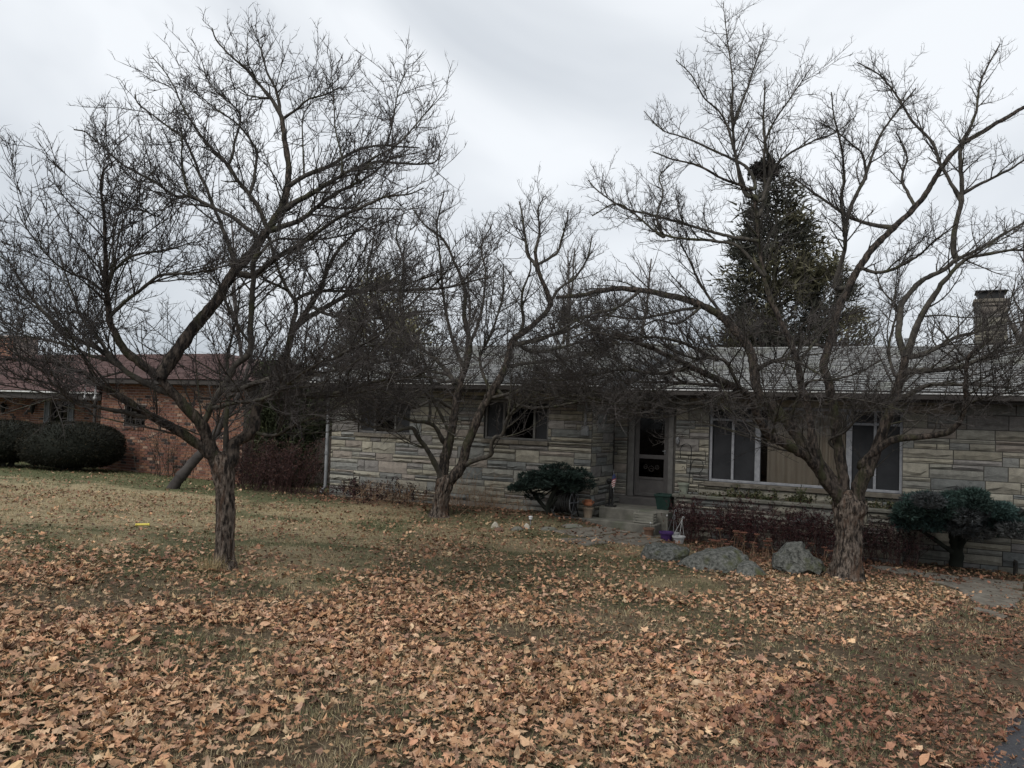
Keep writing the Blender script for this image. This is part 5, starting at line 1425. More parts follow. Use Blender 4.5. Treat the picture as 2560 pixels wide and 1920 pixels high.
clipped('clipped_bush', 'dark clipped round bush cut by the left picture edge, below the lanterns', bb, 96 * sc_, 95 * sc_, 53 * sc_, 63 * sc_, 12000, YC, 62, 'clipped bushes before the brick house')

def pad_yew(label, base, trunk_pts, pads, per, cols, seed, bl=0.075):
    """trunks and flat-topped pads; pads (x, y, Y offset, rx px, rz px) in photograph pixels"""
    global RG
    RG = np.random.default_rng(seed)
    root = thing('layered_yew', label, 'shrub', base)
    Yb = base[1]
    for pts, w0, w1 in trunk_pts:
        p3 = np.array([at(x, y, Yb + e) for x, y, e in pts])
        P, R, V, F = limb_mesh(p3, np.linspace(w0, w1, len(pts)) / 2 * Yb / FPX, 9)
        obj('stem', V, [F], M_core, root, smooth=True)
    PV = []; DV = []; CV = []
    st_ = []
    for x, y, e, rx, rz in pads:
        c = at(x, y, Yb + e); a = rx * Yb / FPX; b = rz * Yb / FPX
        n = int(per * (rx / 40.0) ** 1.3) + 40
        d = nrm(RG.normal(0, 1, (n, 3))); r = RG.uniform(0.35, 1, n) ** 0.5
        q = d * r[:, None]
        sub = 0.8 + 0.35 * vnoise(q[:, 0] * 3 + x, q[:, 1] * 3 + q[:, 2] * 2 + y)
        PV.append(c + q * np.array([a, a * 0.9, b]) * sub[:, None])
        DV.append(nrm(d * [1, 1, 0.35] + RG.normal(0, 0.4, (n, 3)) + [0, 0, 0.30]))
        k = cols[RG.integers(0, len(cols))] * RG.uniform(0.75, 1.25)
        CV.append(k * RG.uniform(0.6, 1.35, (n, 1)))
        for _ in range(3): st_.append([at(*(np.array(trunk_pts[0][0][-1][:2])), Yb), c + RG.normal(0, 0.2, 3) * [a, a, 0.1]])
    P, D, C = np.concatenate(PV), np.concatenate(DV), np.concatenate(CV)
    L = RG.uniform(0.6, 1.3, len(P)) * bl
    V, F = blades(P, D, L, L * RG.uniform(0.25, 0.42, len(P)))
    tag(obj('foliage', V, [F], M_yew, root, col=np.repeat(C, 3, 0)), kind='stuff')
    st_ = np.array(st_); mid = (st_[:, 0] + st_[:, 1]) / 2 + RG.normal(0, 0.05, (len(st_), 3))
    V, F = tubes(np.stack([st_[:, 0], mid, st_[:, 1]], 1), np.tile([0.02, 0.012, 0.005], (len(st_), 1)), 4)
    obj('boughs', V, [F], M_core, root)['kind'] = 'stuff'
    return root
YBL = 1.45 * np.array([(0.030, 0.052, 0.046), (0.036, 0.062, 0.055), (0.026, 0.044, 0.036), (0.058, 0.062, 0.062), (0.050, 0.052, 0.050)])
r_ = random.Random(9)
def wallpos(px, py, t):
    p = HU * hs(px, py, t)[0] + HM * (HD + t); p[2] = float(gz(p[0], p[1])); return p
yb = wallpos(2390, 1405, -0.62)
pads = []
for i in range(46):
    u = r_.uniform(-1, 1); x = 2405 + u * 150; e = r_.uniform(-0.9, 0.6)
    top = 1228 + 42 * u * u + 6 * (x - 2405) / 100
    pads.append((x, top + r_.uniform(4, 78) * (1 - 0.35 * u * u), e, r_.uniform(26, 46), r_.uniform(13, 22)))
pads += [(2285, 1290, -0.1, 34, 17), (2330, 1310, -0.4, 40, 18), (2440, 1330, -0.5, 44, 20), (2500, 1320, -0.5, 44, 18), (2545, 1290, -0.3, 40, 18), (2400, 1320, -0.6, 40, 16)]
pad_yew('flat-topped bluish green evergreen shrub by the wall at the right', yb, [([(2390, 1416, 0), (2393, 1370, 0), (2385, 1335, 0), (2370, 1310, 0)], 34, 22), ([(2392, 1380, 0), (2420, 1340, -0.2), (2470, 1320, -0.3)], 18, 8), ([(2390, 1385, 0), (2340, 1350, -0.1), (2290, 1320, 0)], 14, 6)], pads, 1250, YBL, 71, 0.062)
yb = wallpos(1372, 1296, -1.85)
pads = []
for i in range(30):
    t = r_.random(); x = 1365 + r_.uniform(-1, 1) * 70; y = 1182 + 0.28 * abs(x - 1375) + r_.uniform(-8, 26)
    pads.append((x, y, r_.uniform(-0.5, 0.4), r_.uniform(18, 32), r_.uniform(9, 15)))
pads += [(1462, 1195, 0, 22, 14), (1470, 1212, -0.2, 20, 12), (1445, 1180, 0.1, 24, 12), (1400, 1168, 0, 26, 10), (1375, 1172, 0.1, 26, 10), (1300, 1218, -0.2, 26, 10), (1285, 1222, 0, 16, 7), (1330, 1205, 0, 28, 12), (1335, 1240, 0, 24, 10)]
pad_yew('small dark layered evergreen by the wall, left of the front steps', yb, [([(1372, 1305, 0), (1370, 1275, 0), (1378, 1245, 0), (1395, 1215, 0)], 18, 9), ([(1372, 1280, 0), (1345, 1250, 0), (1325, 1225, 0)], 11, 6), ([(1370, 1270, 0), (1400, 1240, 0), (1440, 1210, 0)], 10, 5)], pads, 900, np.array([(0.017, 0.030, 0.024), (0.022, 0.037, 0.030), (0.014, 0.024, 0.018)]), 72, 0.055)

def thicket(name, label, cat, area, n, hmm, stemc, leafc, nleaf, seed, lean=0.25, r0=0.006, leafsize=0.03, group=None, kids=3, leaf=True, pos=None, wander=0.10):
    """area: (s0, s1, t0, t1) in the stone house axes"""
    global RG
    RG = np.random.default_rng(seed)
    if pos is None:
        s_ = RG.uniform(area[0], area[1], n); t_ = RG.uniform(area[2], area[3], n)
        P = HU * s_[:, None] + HM * (HD + t_)[:, None]
    else:
        P = pos[0] + RG.normal(0, 1, (n, 3)) * np.array([pos[1], pos[1], 0])
    P[:, 2] = gz(P[:, 0], P[:, 1]) - 0.02
    c = P.mean(0)
    root = thing(name, label, cat, (c[0], c[1], float(gz(c[0], c[1]))), 0, group)
    D = nrm(np.column_stack([RG.normal(0, lean, n), RG.normal(0, lean, n), np.ones(n)]))
    L = RG.uniform(hmm[0], hmm[1], n)
    P1, R1 = grow(P, D, L, np.full(n, r0), 6, -0.04, wander, 0.35)
    s = spawn(P1, R1, 0.16, 0.25, (20, 60), (0.12, 0.42), 0.7, r0, 0.4, 0.3)
    P2, R2 = grow(*s, 3, 0.0, 0.18, 0.5)
    s = spawn(P2, R2, 0.09, 0.15, (25, 65), (0.05, 0.18), 0.8, r0 * 0.6, 0.4, 0.3)
    P3, R3 = grow(*s, 1, 0.0, 0.2, 0.6)
    V, F = cat_spikes([spikes(P1, np.maximum(R1, 0.003)), spikes(P2, np.maximum(R2, 0.0024)), spikes(P3, np.maximum(R3, 0.002))])
    tag(obj('stems', V, F, stemc, root), kind='stuff')
    if nleaf:
        allp = np.concatenate([P2.reshape(-1, 3), P3.reshape(-1, 3)])
        q = allp[RG.integers(0, len(allp), nleaf)] + RG.normal(0, 0.012, (nleaf, 3))
        d = nrm(RG.normal(0, 1, (nleaf, 3)) + [0, 0, 0.3]); l = RG.uniform(0.6, 1.4, nleaf) * leafsize
        V, F = blades(q, d, l, l * 0.6)
        cc = leafc[RG.integers(0, len(leafc), nleaf)] * RG.uniform(0.7, 1.3, (nleaf, 1))
        tag(obj('leaves', V, [F], M_yew, root, col=np.repeat(cc, 3, 0)), kind='stuff')
    return root
M_redst = mat('red_stem', (0.045, 0.022, 0.022), (0.085, 0.042, 0.036), 8, 0.85)
M_drystem = mat('dry_stem', (0.17, 0.105, 0.065), (0.30, 0.205, 0.13), 8, 0.85)
M_sedum = mat('dry_flower', (0.11, 0.047, 0.032), (0.20, 0.085, 0.055), 30, 0.9)
REDL = np.array([(0.042, 0.014, 0.016), (0.030, 0.014, 0.017), (0.055, 0.018, 0.016), (0.022, 0.015, 0.015)])
DRKL = np.array([(0.020, 0.014, 0.014), (0.030, 0.016, 0.018), (0.045, 0.018, 0.02), (0.018, 0.018, 0.012)])
for k, (s0, s1, h0, h1, lab, lf) in enumerate(((-4.15, -3.15, 0.45, 0.85, 'dark wine red barberry bush at the door end of the stone planter', REDL), (-3.2, -2.1, 0.5, 0.92, 'dark wine red barberry bush behind the boulders, before the planter', REDL),
                                            (-2.15, -1.2, 0.45, 0.85, 'dark barberry bush hidden behind the right tree trunk', REDL), (-1.25, -0.2, 0.45, 0.80, 'dark barberry bush between the right trunk and the bluish shrub', DRKL))):
    thicket('barberry_bush', lab, 'bush', (s0, s1, -1.45, -0.82), 75, (h0, h1), M_redst, lf, 4200, 81 + k, 0.22, 0.005, 0.032, 'barberry bushes along the planter')
thicket('red_shrub', 'broad low shrub of red brown twigs left of the stone house corner', 'shrub', (-14.9, -12.6, -2.2, -1.0), 210, (0.7, 1.35), M_redst, np.array([(0.055, 0.026, 0.022), (0.04, 0.02, 0.019), (0.085, 0.045, 0.034), (0.022, 0.018, 0.016)]), 7500, 91, 0.28, 0.006, 0.04)
lb2 = G(405, 1192)
thicket('bare_shrub', 'thin bare shrub against the brick wall beside the leaning tree', 'shrub', None, 26, (0.8, 1.9), M_bark, None, 0, 92, 0.22, 0.008, pos=(np.array([lb2[0], lb2[1] + 0.2, 0]), 0.25))
# planting bed along the left wing
bedp = 'dead perennials in the bed along the stone wall'
for k, (px, py, n, h0, h1, m, lf, nl, lab) in enumerate((
    (905, 1262, 46, 0.2, 0.5, M_redst, DRKL, 900, 'low dark leafy clump in the bed under the left window'),
    (1000, 1266, 42, 0.2, 0.5, M_redst, DRKL, 900, 'low dark leafy clump in the bed left of the twin trunk'),
    (945, 1290, 60, 0.25, 0.6, M_drystem, None, 0, 'tangle of tan dead stems in the bed left of the twin trunk'),
    (1040, 1285, 50, 0.2, 0.55, M_drystem, None, 0, 'tan dead stems close at the left foot of the twin trunk'),
    (1180, 1268, 60, 0.25, 0.62, M_drystem, None, 0, 'tan dead stems in the bed right of the twin trunk'),
    (1262, 1270, 50, 0.2, 0.5, M_drystem, None, 0, 'reddish tan dead stems in the bed beside the small evergreen'),
    (880, 1285, 40, 0.2, 0.45, M_redst, DRKL, 500, 'red brown stems at the left end of the wall bed'))):
    p = wallpos(px, py, -1.55 - (py - 1262) * 0.018)
    thicket('dead_perennial', lab, 'plant', None, n, (h0, h1), m, lf, nl, 120 + k, 0.38, 0.0038, 0.045, bedp, pos=(np.array([p[0], p[1], 0]), 0.34), wander=0.2)
p = wallpos(1170, 1275, -1.8)
thicket('dead_perennial', 'tall thin dry stalk standing in the bed right of the twin trunk', 'plant', None, 9, (0.5, 0.95), M_drystem, None, 0, 133, 0.14, 0.005, group=bedp, pos=(p, 0.12), wander=0.1)
# dry sedum heads behind the boulders
for k, (px, py, n, hh, lab) in enumerate(((1845, 1392, 10, 0.36, 'dry red brown flower stalks behind the flat boulder, taller clump'), (1925, 1400, 7, 0.26, 'dry red brown flower stalks between the flat and the pointed boulder'), (2050, 1405, 5, 0.22, 'short dry flower stalks right behind the pointed boulder'), (1800, 1385, 7, 0.22, 'short dry red flower stalks behind the leftmost boulder'))):
    p = G(px, py); root = thing('dry_flower', lab, 'plant', p, 0, 'dry flowers behind the boulders')
    RG = np.random.default_rng(140 + k)
    q = MB(); fl = MB()
    for i in range(n):
        a, b = RG.normal(0, 0.13, 2); h = hh * RG.uniform(0.65, 1.2); lx, ly = RG.normal(0, 0.06, 2)
        q.tube([(a, b, -0.02), (a + lx * 0.4, b + ly * 0.4, h * 0.5), (a + lx, b + ly, h)], [0.005, 0.004, 0.003], 4)
        for j in range(16):
            th = RG.uniform(0, 6.28); rr = 0.055 * math.sqrt(RG.random()); x, y = a + lx + rr * math.cos(th), b + ly + rr * math.sin(th)
            q.tube([(a + lx, b + ly, h - 0.035), (x, y, h + 0.008)], 0.0018, 3, cap=False)
            fl.lathe([(0, h + 0.022), (0.011, h + 0.014), (0.009, h + 0.004), (0, h)], 5, x, y)
    q.build('stem', M_drystem, root); fl.build('flower_head', M_sedum, root)
# ivy-like plants in the planter
RG = np.random.default_rng(150)
for k, (s0, s1, zz, n, lab) in enumerate(((-4.05, -3.55, 0.14, 260, 'sparse creeping plant in the planter below the shepherd hook'), (-3.55, -2.75, 0.30, 1300, 'leafy evergreen creeper in the planter under the left casements'), (-2.75, -1.9, 0.34, 1500, 'leafy evergreen creeper in the planter below the curtains'), (-1.55, -0.95, 0.36, 900, 'dark leafy creeper in the planter right of the right tree trunk'), (-0.95, -0.40, 0.24, 600, 'leafy creeper at the right end of the planter'))):
    c = HU * ((s0 + s1) / 2) + HM * (HD - 0.35); root = thing('planter_plant', lab, 'plant', (c[0], c[1], 0.19), 0, 'evergreen creepers in the planter')
    m = 26; ss = RG.uniform(s0, s1, m); tt = RG.uniform(-0.58, -0.1, m)
    P = HU * ss[:, None] + HM * (HD + tt)[:, None]; P[:, 2] = 0.18
    P1, R1 = grow(P, nrm(RG.normal(0, 0.6, (m, 3)) * [1, 1, 0.2] + [0, 0, 1]), RG.uniform(0.4, 1.1, m) * zz, np.full(m, 0.004), 6, -0.02, 0.25)
    V, F = tubes(P1, np.maximum(R1, 0.002), 4); obj('stem', V, [F], M_drystem, root)
    al = P1[:, 1:].reshape(-1, 3); q = al[RG.integers(0, len(al), n)] + RG.normal(0, 0.03, (n, 3))
    d = nrm(RG.normal(0, 1, (n, 3)) + [0, -0.2, 0.6]); l = RG.uniform(0.03, 0.06, n); V, F = blades(q, d, l, l * 0.62)
    cc = np.array([(0.045, 0.055, 0.022), (0.07, 0.075, 0.032), (0.10, 0.095, 0.05), (0.03, 0.035, 0.018)])[RG.integers(0, 4, n)]
    tag(obj('leaves', V, [F], M_yew, root, col=np.repeat(cc, 3, 0)), kind='stuff')
# tuft of dry grass at the left tree trunk
p = G(528, 1428); root = thing('grass_tuft', 'tuft of long straw grass at the foot of the left tree trunk', 'grass tuft', p)
n = 170; x = p[0] + RG.normal(0, 0.07, n); y = p[1] + RG.normal(0, 0.06, n)
v, f4, f3, c = grass_blades(x, y, RG.uniform(0.08, 0.24, n), np.full(n, 0.0022), np.array([0.42, 0.33, 0.18]) * RG.uniform(0.7, 1.2, (n, 1)), 0.8)
tag(obj('blades', v, [f4, f3], M_grass, root, col=c), kind='stuff')
# stick nest high in the right tree
nb = at(1912, 425, Y3 + 0.25)
root = thing('stick_nest', 'dark round stick nest high in the right bare tree', 'nest', nb - [0, 0, 0.12])
RG = np.random.default_rng(160)
n = 620; d = nrm(RG.normal(0, 1, (n, 3))); P = nb + d * np.array([0.20, 0.18, 0.10]) * RG.uniform(0.3, 1, (n, 1))
t = nrm(np.cross(d, RG.normal(0, 1, (n, 3)))) * RG.uniform(0.06, 0.20, (n, 1))
V, F = tubes(np.stack([P - t, P + RG.normal(0, 0.01, (n, 3)), P + t], 1), np.full((n, 3), 0.0035), 3)
tag(obj('sticks', V, [F], M_twig, root), kind='stuff')
n = 260; P = nb + RG.normal(0, 1, (n, 3)) * [0.10, 0.10, 0.055]; d = nrm(RG.normal(0, 1, (n, 3))); l = RG.uniform(0.05, 0.10, n); V, F = blades(P, d, l, l * 0.7)
tag(obj('leaf_lining', V, [F], M_core, root), kind='stuff')

# ------------------------------------------------------------------ boulders and edging rocks
def boulder(name, label, outline, Yc, depth, seed, m, cat='boulder', group=None, sub=2, rough=0.07, peak=None):
    """outline: silhouette in photograph pixels; built as a full rock of the given depth standing at Yc"""
    r = np.random.default_rng(seed)
    pts = np.array([at(x, y, Yc) for x, y in outline]); c = pts.mean(0)
    base = np.array([c[0], c[1], float(gz(c[0], c[1]))])
    root_v = []; n = len(pts); L = 9
    dense = []
    for i in range(n):
        a, b = pts[i], pts[(i + 1) % n]
        for k in range(3): dense.append(a + (b - a) * k / 3)
    dense = np.array(dense); n = len(dense)
    V = []
    for j in range(L):
        u = -1 + 2 * j / (L - 1); s = (1 - abs(u) ** 2.4) ** 0.6 if abs(u) < 1 else 0.0
        s = max(s, 0.03)
        ctr = c.copy(); ctr[2] = base[2] + (c[2] - base[2]) * (0.35 + 0.65 * s) - 0.02
        ring = ctr + (dense - c) * s * np.array([1, 1, 1])
        ring[:, 1] += u * depth
        V.append(ring)
    V = np.concatenate(V)
    nn = np.stack([vnoise(V[:, 0] * 4 + seed, V[:, 1] * 4 + V[:, 2] * 3), vnoise(V[:, 1] * 4 + seed * 2, V[:, 2] * 4), vnoise(V[:, 2] * 5 + seed, V[:, 0] * 4)], -1) - 0.5
    n3 = np.stack([vnoise(V[:, 0] * 11 + seed, V[:, 2] * 12 + V[:, 1] * 7)] * 3, -1) - 0.5
    V = V + nn * rough * 2.0 + n3 * rough * 0.6
    cc_ = V.mean(0)
    for _ in range(9):
        q_ = r.normal(0, 1, 3); q_[2] = abs(q_[2]); q_ /= np.linalg.norm(q_)
        pr__ = (V - cc_) @ q_; lim = pr__.max() * r.uniform(0.84, 0.96)
        V = V - np.maximum(pr__ - lim, 0)[:, None] * q_
    V = V + n3 * rough * 0.35
    i = np.arange(n); F = np.concatenate([np.stack([j * n + i, j * n + (i + 1) % n, (j + 1) * n + (i + 1) % n, (j + 1) * n + i], -1) for j in range(L - 1)])
    e0 = np.array([list(range(n))[::-1]]); e1 = np.array([list(range((L - 1) * n, L * n))])
    o_ = obj(name, V - base, [F, np.concatenate([e0, e1])], m, None, smooth=False)
    o_.location = base
    tag(o_, label, cat, group)
    return o_
gB = 'gray boulders by the right tree'
boulder('boulder', 'low gray boulder farthest left of the group, at the end of the walk', [(1603, 1400), (1612, 1372), (1640, 1358), (1680, 1353), (1715, 1362), (1728, 1378), (1722, 1402), (1690, 1412), (1640, 1412)], G(1665, 1400)[1] + 0.1, 0.34, 1, M_rock, group=gB)
boulder('boulder', 'wide flat mossy gray boulder, second from the left', [(1708, 1402), (1722, 1388), (1750, 1380), (1790, 1370), (1835, 1370), (1862, 1385), (1878, 1402), (1866, 1420), (1820, 1432), (1770, 1430), (1722, 1414)], G(1800, 1428)[1] + 0.22, 0.42, 2, M_rock, group=gB)
boulder('boulder', 'smaller pale gray rock tucked against the flat boulder', [(1832, 1430), (1842, 1410), (1868, 1398), (1895, 1400), (1918, 1418), (1921, 1438), (1895, 1446), (1850, 1442)], G(1880, 1440)[1] + 0.1, 0.24, 3, M_rock, group=gB)
boulder('boulder', 'tall pointed gray boulder just left of the right tree trunk', [(1914, 1410), (1918, 1388), (1950, 1372), (1972, 1352), (1990, 1346), (2008, 1356), (2030, 1382), (2056, 1402), (2066, 1424), (2050, 1434), (2000, 1440), (1945, 1432)], G(1990, 1436)[1] + 0.25, 0.36, 4, M_rock, group=gB)
for k, (px, py, w, h, m, lab) in enumerate(((1238, 1318, 22, 17, M_pale, 'whitish rock in the leaves at the bed edge, taller than its neighbours'), (1318, 1320, 17, 14, M_pale, 'small yellowish white rock on the bed edge, right of the flat gray one'), (1291, 1324, 32, 9, M_concrete, 'flat gray stone on the bed edge between the two white rocks'), (1245, 1326, 30, 10, M_brown, 'flat reddish stone on the bed edge under the whitish rock'), (1425, 1315, 60, 8, M_concrete, 'long flat edging stone left of the walk, below the hose reel'), (1370, 1322, 44, 9, M_concrete, 'flat edging stone at the left corner of the walk'))):
    boulder('edging_stone', lab, [(px - w * .55, py), (px - w * .4, py - h * .6), (px - w * .1, py - h), (px + w * .25, py - h * .9), (px + w * .5, py - h * .4), (px + w * .55, py)], G(px, py + 1)[1], w * 0.0028, 20 + k, m, 'stone', 'edging stones', rough=0.02)

# ------------------------------------------------------------------ small things
def hpos(s, t, z=None):
    p = HU * s + HM * (HD + t); p[2] = float(gz(p[0], p[1])) if z is None else z; return p
# yellow tube on the lawn
p = G(356, 1318); root = thing('yellow_tube', 'small bright yellow plastic tube lying on the lawn at the left', 'tube', p, 0.12)
q = MB(); q.tube([(-0.085, 0, 0.035), (0.085, 0.01, 0.04)], [0.016, 0.016], 10); q.build('body', M_yellow, root, smooth=False)
q = MB(); q.tube([(-0.092, 0, 0.035), (-0.080, 0, 0.035)], 0.019, 10); q.tube([(0.080, 0.01, 0.04), (0.092, 0.01, 0.04)], 0.019, 10); q.build('end_cap', M_yellow, root)
# pot helpers
def pot_profile(r0, r1, h, rim=0.012, wall=0.007):
    return [(0, 0.0), (r0, 0.0), (r0 + (r1 - r0) * 0.8, h * 0.80), (r1 + rim, h * 0.81), (r1 + rim, h), (r1 - wall, h), (r1 - wall - 0.004, h * 0.8), (r0 - wall + (r1 - r0) * 0.7, h * 0.72), (0, h * 0.70)]
def pot(name, label, cat, loc, r0, r1, h, m, group=None, soil=True):
    root = thing(name, label, cat, loc, 0, group)
    q = MB(); q.lathe(pot_profile(r0, r1, h), 22); q.build('pot', m, root, smooth=False)
    if soil:
        q = MB(); q.lathe([(0, h * 0.80), (r1 * 0.5, h * 0.815), (r1 - 0.012, h * 0.79)], 16); q.build('soil', M_soil, root)
    return root
s_, z_ = hs(1494, 1289, -1.45); base = hpos(-6.0, -1.48, -0.245)
pot('clay_pot', 'tan clay pot on the lower step carrying the orange pot', 'pot', hpos(-5.80, -1.44, -0.245), 0.075, 0.095, 0.20, M_tan)
root = thing('clay_pot', 'orange terracotta pot tilted on top of the tan pot', 'pot', hpos(-5.80, -1.44, -0.03))
q = MB(); q.lathe([(0.0, 0.0), (0.075, 0.012), (0.088, 0.05), (0.07, 0.085), (0.062, 0.10), (0.078, 0.115), (0.07, 0.125), (0.052, 0.11), (0.05, 0.06), (0, 0.04)], 20); q.build('body', M_terra, root, smooth=True)
q = MB(); q.tube([(-0.085, 0, 0.05), (-0.115, 0, 0.08), (-0.075, 0, 0.105)], 0.009, 6); q.tube([(0.085, 0, 0.05), (0.115, 0, 0.08), (0.075, 0, 0.105)], 0.009, 6); q.build('handle', M_terra, root)
# hose reel
hp = hpos(-6.22, -1.62); root = thing('hose_reel', 'dark garden hose wound on a low reel left of the steps', 'hose reel', hp, HRZ)
q = MB(); zc = 0.27
for i, x in enumerate(np.linspace(-0.17, 0.17, 10)):
    pts = [(x + 0.012 * math.sin(a * 1.7 + i), (0.19 + 0.012 * math.sin(i * 2.1)) * math.cos(a), zc + (0.19 + 0.012 * math.sin(i * 2.1)) * math.sin(a)) for a in np.linspace(0, 2 * math.pi, 25)]
    q.tube(pts, 0.014, 6, cap=False)
    pts = [(x + 0.017, 0.165 * math.cos(a), zc + 0.165 * math.sin(a)) for a in np.linspace(0, 2 * math.pi, 21)]
    q.tube(pts, 0.013, 5, cap=False)
q.tube([(-0.1, -0.2, 0.2), (-0.13, -0.24, 0.08), (-0.02, -0.3, 0.02), (0.15, -0.28, 0.02), (0.3, -0.22, 0.02)], 0.013, 6)
q.build('hose', M_hose, root, smooth=True)
for x in (-0.205, 0.205):
    q = MB(); q.tube([(x, 0.215 * math.cos(a), zc + 0.215 * math.sin(a)) for a in np.linspace(0, 2 * math.pi, 25)], 0.008, 6, cap=False)
    for a in np.linspace(0, math.pi, 4)[:-1]: q.tube([(x, 0.21 * math.cos(a), zc + 0.21 * math.sin(a)), (x, -0.21 * math.cos(a), zc - 0.21 * math.sin(a))], 0.006, 5)
    q.build('flange', M_gray, root)
    q = MB()
    q.tube([(x * 1.12, -0.2, -0.02), (x * 1.12, 0, zc), (x * 1.12, 0.2, -0.02)], 0.012, 6); q.build('leg', M_black, root)
q = MB(); q.tube([(-0.24, 0, zc), (0.24, 0, zc), (0.26, 0.02, zc), (0.26, 0.10, zc + 0.03), (0.31, 0.10, zc + 0.03)], 0.010, 6); q.build('crank', M_gray, root)
# statue holding a furled flag, on the upper step
sp = hpos(-5.50, -1.02, -0.045); root = thing('garden_statue', 'slim dark garden figure holding a furled striped flag, on the step', 'statue', sp, HRZ)
q = MB(); q.box(-0.10, 0.10, -0.07, 0.07, 0.0, 0.03, c=0.008); q.build('base', M_black, root)
q = MB(); q.tube([(-0.03, 0, 0.03), (-0.035, 0, 0.13), (-0.012, 0.0, 0.24), (0.0, 0, 0.32), (0.0, 0, 0.40), (-0.005, 0, 0.44)], [0.022, 0.019, 0.033, 0.048, 0.05, 0.025], 10)
q.tube([(0.035, 0.0, 0.03), (0.025, 0, 0.14), (0.008, 0, 0.26)], [0.020, 0.018, 0.03], 9)
q.tube([(0.04, 0, 0.39), (0.075, -0.03, 0.33), (0.07, -0.06, 0.38)], [0.016, 0.014, 0.012], 7); q.tube([(-0.045, 0, 0.39), (-0.07, -0.02, 0.31), (-0.05, -0.05, 0.27)], [0.016, 0.013, 0.012], 7)
q.build('body', M_black, root, smooth=True)
q = MB(); q.lathe([(0, 0.43), (0.03, 0.435), (0.046, 0.465), (0.044, 0.50), (0.028, 0.528), (0, 0.535)], 14, -0.045, 0); q.lathe([(0.062, 0.492), (0.05, 0.50), (0.035, 0.535), (0, 0.545)], 14, -0.045, 0); q.build('head', M_black, root, smooth=True)
fr = thing('striped_flag', 'small furled red, white and blue flag held by the dark garden figure', 'flag', sp + [0, 0, 0.3], HRZ)
q = MB(); q.tube([(0.075, -0.06, -0.02), (0.06, -0.05, 0.42)], 0.005, 6); q.build('pole', M_gray, fr)
q = MB(); n = 13
for i in range(n):
    z0, z1 = 0.08 + i * 0.019, 0.08 + (i + 1) * 0.019
    r0 = 0.018 + 0.022 * math.sin(math.pi * (i + 0.3) / (n + 0.5)); r1 = 0.018 + 0.022 * math.sin(math.pi * (i + 1.3) / (n + 0.5))
    c_ = (0.025, 0.035, 0.09) if i > 7 else ((0.32, 0.035, 0.035) if (i // 1) % 2 else (0.6, 0.58, 0.55))
    k = 14; V = []
    for z, r in ((z0, r0), (z1, r1)):
        for j in range(k):
            a = 2 * math.pi * j / k; rr = r * (1 + 0.25 * math.sin(3 * a + z * 30)); V.append((0.078 - 0.03 * z + rr * math.cos(a), -0.06 + rr * math.sin(a), z + 0.02 * math.cos(a)))
    q.add(V, [(j, (j + 1) % k, k + (j + 1) % k, k + j) for j in range(k)], c_)
q.build('cloth', M_paint, fr, col=True, smooth=True)
# shepherd hooks in the planter
s_, _ = hs(1718, 1232, -0.45)
root = thing('shepherd_hook', 'black iron double shepherd hook standing in the planter near the door', 'plant hook', hpos(s_, -0.45, 0.15), HRZ)
def hk(px, py):
    a, z = hs(px, py, -0.45); return (a - s_, 0.0, z - 0.15)
q = MB(); q.tube([(0, 0, -0.05), hk(1725, 1177), hk(1729, 1124)], 0.009, 6); q.build('pole', M_black, root)
q = MB(); q.tube(catmull([hk(*c) for c in ((1729, 1126), (1727, 1116), (1721, 1111), (1713, 1110), (1705, 1115), (1700, 1126), (1702, 1137), (1701, 1144), (1697, 1145), (1696, 1141))], 0.02), 0.008, 6); q.build('hook', M_black, root, smooth=True)
q = MB(); q.tube(catmull([hk(*c) for c in ((1726, 1175), (1729, 1160), (1735, 1150), (1743, 1147), (1753, 1151), (1758, 1162), (1756, 1174), (1749, 1182), (1748, 1188), (1753, 1189))], 0.02), 0.008, 6); q.build('hook', M_black, root, smooth=True)
q = MB(); q.tube(catmull([hk(*c) for c in ((1724, 1184), (1716, 1178), (1712, 1172), (1710, 1166), (1707, 1166), (1705, 1170))], 0.015), 0.005, 5); q.build('hook', M_black, root, smooth=True)
pot('plant_pot', 'pale sage green pot on the left corner of the planter', 'pot', hpos(hs(1709, 1235, -0.6)[0], -0.62, 0.277), 0.075, 0.10, 0.20, M_sage)
# dark green square tub beside the planter
root = thing('plant_tub', 'dark green square plant tub on the step against the planter end', 'tub', hpos(-4.52, -0.72, -0.045), HRZ)
q = MB()
V = [(-0.11, -0.11, 0), (0.11, -0.11, 0), (0.11, 0.11, 0), (-0.11, 0.11, 0), (-0.15, -0.15, 0.26), (0.15, -0.15, 0.26), (0.15, 0.15, 0.26), (-0.15, 0.15, 0.26)]
q.add(V, [(0, 3, 2, 1), (0, 1, 5, 4), (1, 2, 6, 5), (2, 3, 7, 6), (3, 0, 4, 7)]); q.build('tub', M_green, root)
q = MB()
for a, b, c, d in ((-0.165, 0.165, -0.165, -0.14), (-0.165, 0.165, 0.14, 0.165), (-0.165, -0.14, -0.14, 0.14), (0.14, 0.165, -0.14, 0.14)): q.box(a, b, c, d, 0.255, 0.295, c=0.004)
q.build('rim', M_green, root); q = MB(); q.quad((-0.14, -0.14, 0.262), (0.14, -0.14, 0.262), (0.14, 0.14, 0.262), (-0.14, 0.14, 0.262)); q.build('soil', M_soil, root)
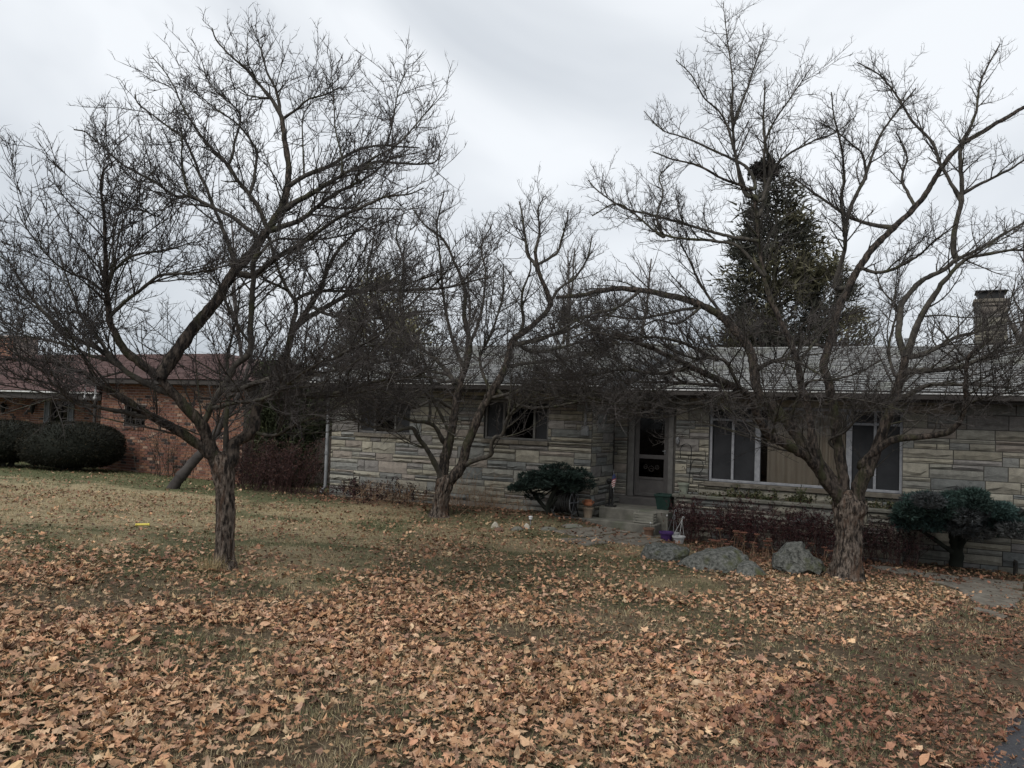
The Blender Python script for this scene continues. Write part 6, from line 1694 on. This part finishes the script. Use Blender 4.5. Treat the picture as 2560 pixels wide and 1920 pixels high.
# slatted crate on the steps
root = thing('slatted_crate', 'weathered slatted crate on the lower step, right side', 'crate', hpos(-4.66, -1.45, -0.245), HRZ)
for i in range(4):
    q = MB(); z = 0.01 + i * 0.048; q.box(-0.19, 0.19, -0.12, -0.108, z, z + 0.036, c=0.003); q.build('slat', M_wood, root)
    q = MB(); q.box(-0.19, 0.19, 0.108, 0.12, z, z + 0.036, c=0.003); q.build('slat', M_wood, root)
    for x in (-0.19, 0.178):
        q = MB(); q.box(x, x + 0.012, -0.107, 0.107, z + 0.002, z + 0.034, c=0.003); q.build('slat', M_wood, root)
for x in (-0.175, 0.155):
    for y in (-0.107, 0.087):
        q = MB(); q.box(x, x + 0.02, y, y + 0.02, 0, 0.205, c=0.003); q.build('post', M_wood, root)
q = MB(); q.box(-0.17, 0.17, -0.10, 0.10, 0.02, 0.035); q.build('bottom', M_wood, root)
# pots on the ground before the planter
gp = hpos(hs(1622, 1330, -1.78)[0], -1.78); pot('clay_pot', 'brown clay pot on the ground below the slatted crate', 'pot', gp - [0, 0, 0.01], 0.07, 0.09, 0.16, M_brown)
gp = hpos(hs(1666, 1339, -1.82)[0], -1.82); pot('hanging_pot', 'purple plastic pot on the ground beside the white pot', 'pot', gp - [0, 0, 0.01], 0.085, 0.12, 0.165, M_purple)
def hanger(root, r, h, zt, tilt, m):
    q = MB()
    for i in range(3):
        a = i * 2.094 + 0.4; q.tube([(r * math.cos(a), r * math.sin(a), h), (tilt, 0, zt)], 0.0045, 5)
    q.tube(catmull([(tilt, 0, zt - 0.005), (tilt, 0, zt + 0.03), (tilt + 0.02, 0, zt + 0.055), (tilt + 0.035, 0, zt + 0.035), (tilt + 0.03, 0, zt + 0.02)], 0.01), 0.006, 5)
    q.build('hanger', m, root)
gp = hpos(hs(1697, 1341, -1.85)[0], -1.85); wpt = pot('hanging_pot', 'white plastic hanging pot with its wire hanger standing upright', 'pot', gp - [0, 0, 0.01], 0.075, 0.105, 0.135, M_wplast)
hanger(wpt, 0.108, 0.13, 0.42, 0.05, M_wplast)
gp = hpos(hs(1678, 1331, -1.70)[0], -1.60); o_ = pot('hanging_pot', 'white rimmed pot half hidden behind the purple one, with a hanger', 'pot', gp + [0, 0, -0.01], 0.07, 0.10, 0.15, M_wplast); hanger(o_, 0.1, 0.145, 0.50, 0.02, M_gray)
for px_, py_, top_, lab in ((1668, 1325, 1266, 'thin white plant stake with a hooked top by the purple pot'), (1628, 1300, 1268, 'short thin stake with a white knob behind the slatted crate')):
    gp = hpos(hs(px_, py_, -1.68)[0], -1.68); h = (py_ - top_) * gp[1] / FPX; root = thing('plant_stake', lab, 'stake', gp)
    q = MB(); q.tube([(0, 0, -0.03), (-0.01, 0, h)], 0.006, 6); q.build('rod', M_wood, root); q = MB(); q.lathe([(0, h - 0.02), (0.014, h - 0.012), (0.016, h), (0.01, h + 0.014), (0, h + 0.018)], 10, -0.01, 0); q.build('knob', M_wplast, root, smooth=True)
# little garden light by the bed
gp = G(1326, 1312); root = thing('garden_light', 'tiny pale stake light in the leaves left of the walk', 'garden light', gp)
q = MB(); q.tube([(0, 0, -0.03), (0, 0, 0.10)], 0.008, 6); q.build('stake', M_gray, root); q = MB(); q.lathe([(0, 0.10), (0.03, 0.10), (0.03, 0.135), (0.038, 0.14), (0.03, 0.155), (0, 0.16)], 12); q.build('lamp_head', M_white, root)
# dark stub post at the right
gp = G(2538, 1438); root = thing('stub_post', 'short dark weathered post by the wall at the right picture edge', 'post', gp)
q = MB(); q.tube([(0, 0, -0.05), (0.005, 0, 0.1), (0.0, 0, 0.22), (0.012, 0, 0.24)], [0.036, 0.034, 0.036, 0.03], 9); q.build('post', M_bark, root)
q = MB(); q.tube([(0.0, -0.03, 0.2), (-0.03, -0.05, 0.2), (-0.03, -0.06, 0.17)], 0.012, 6); q.build('spout', M_black, root)
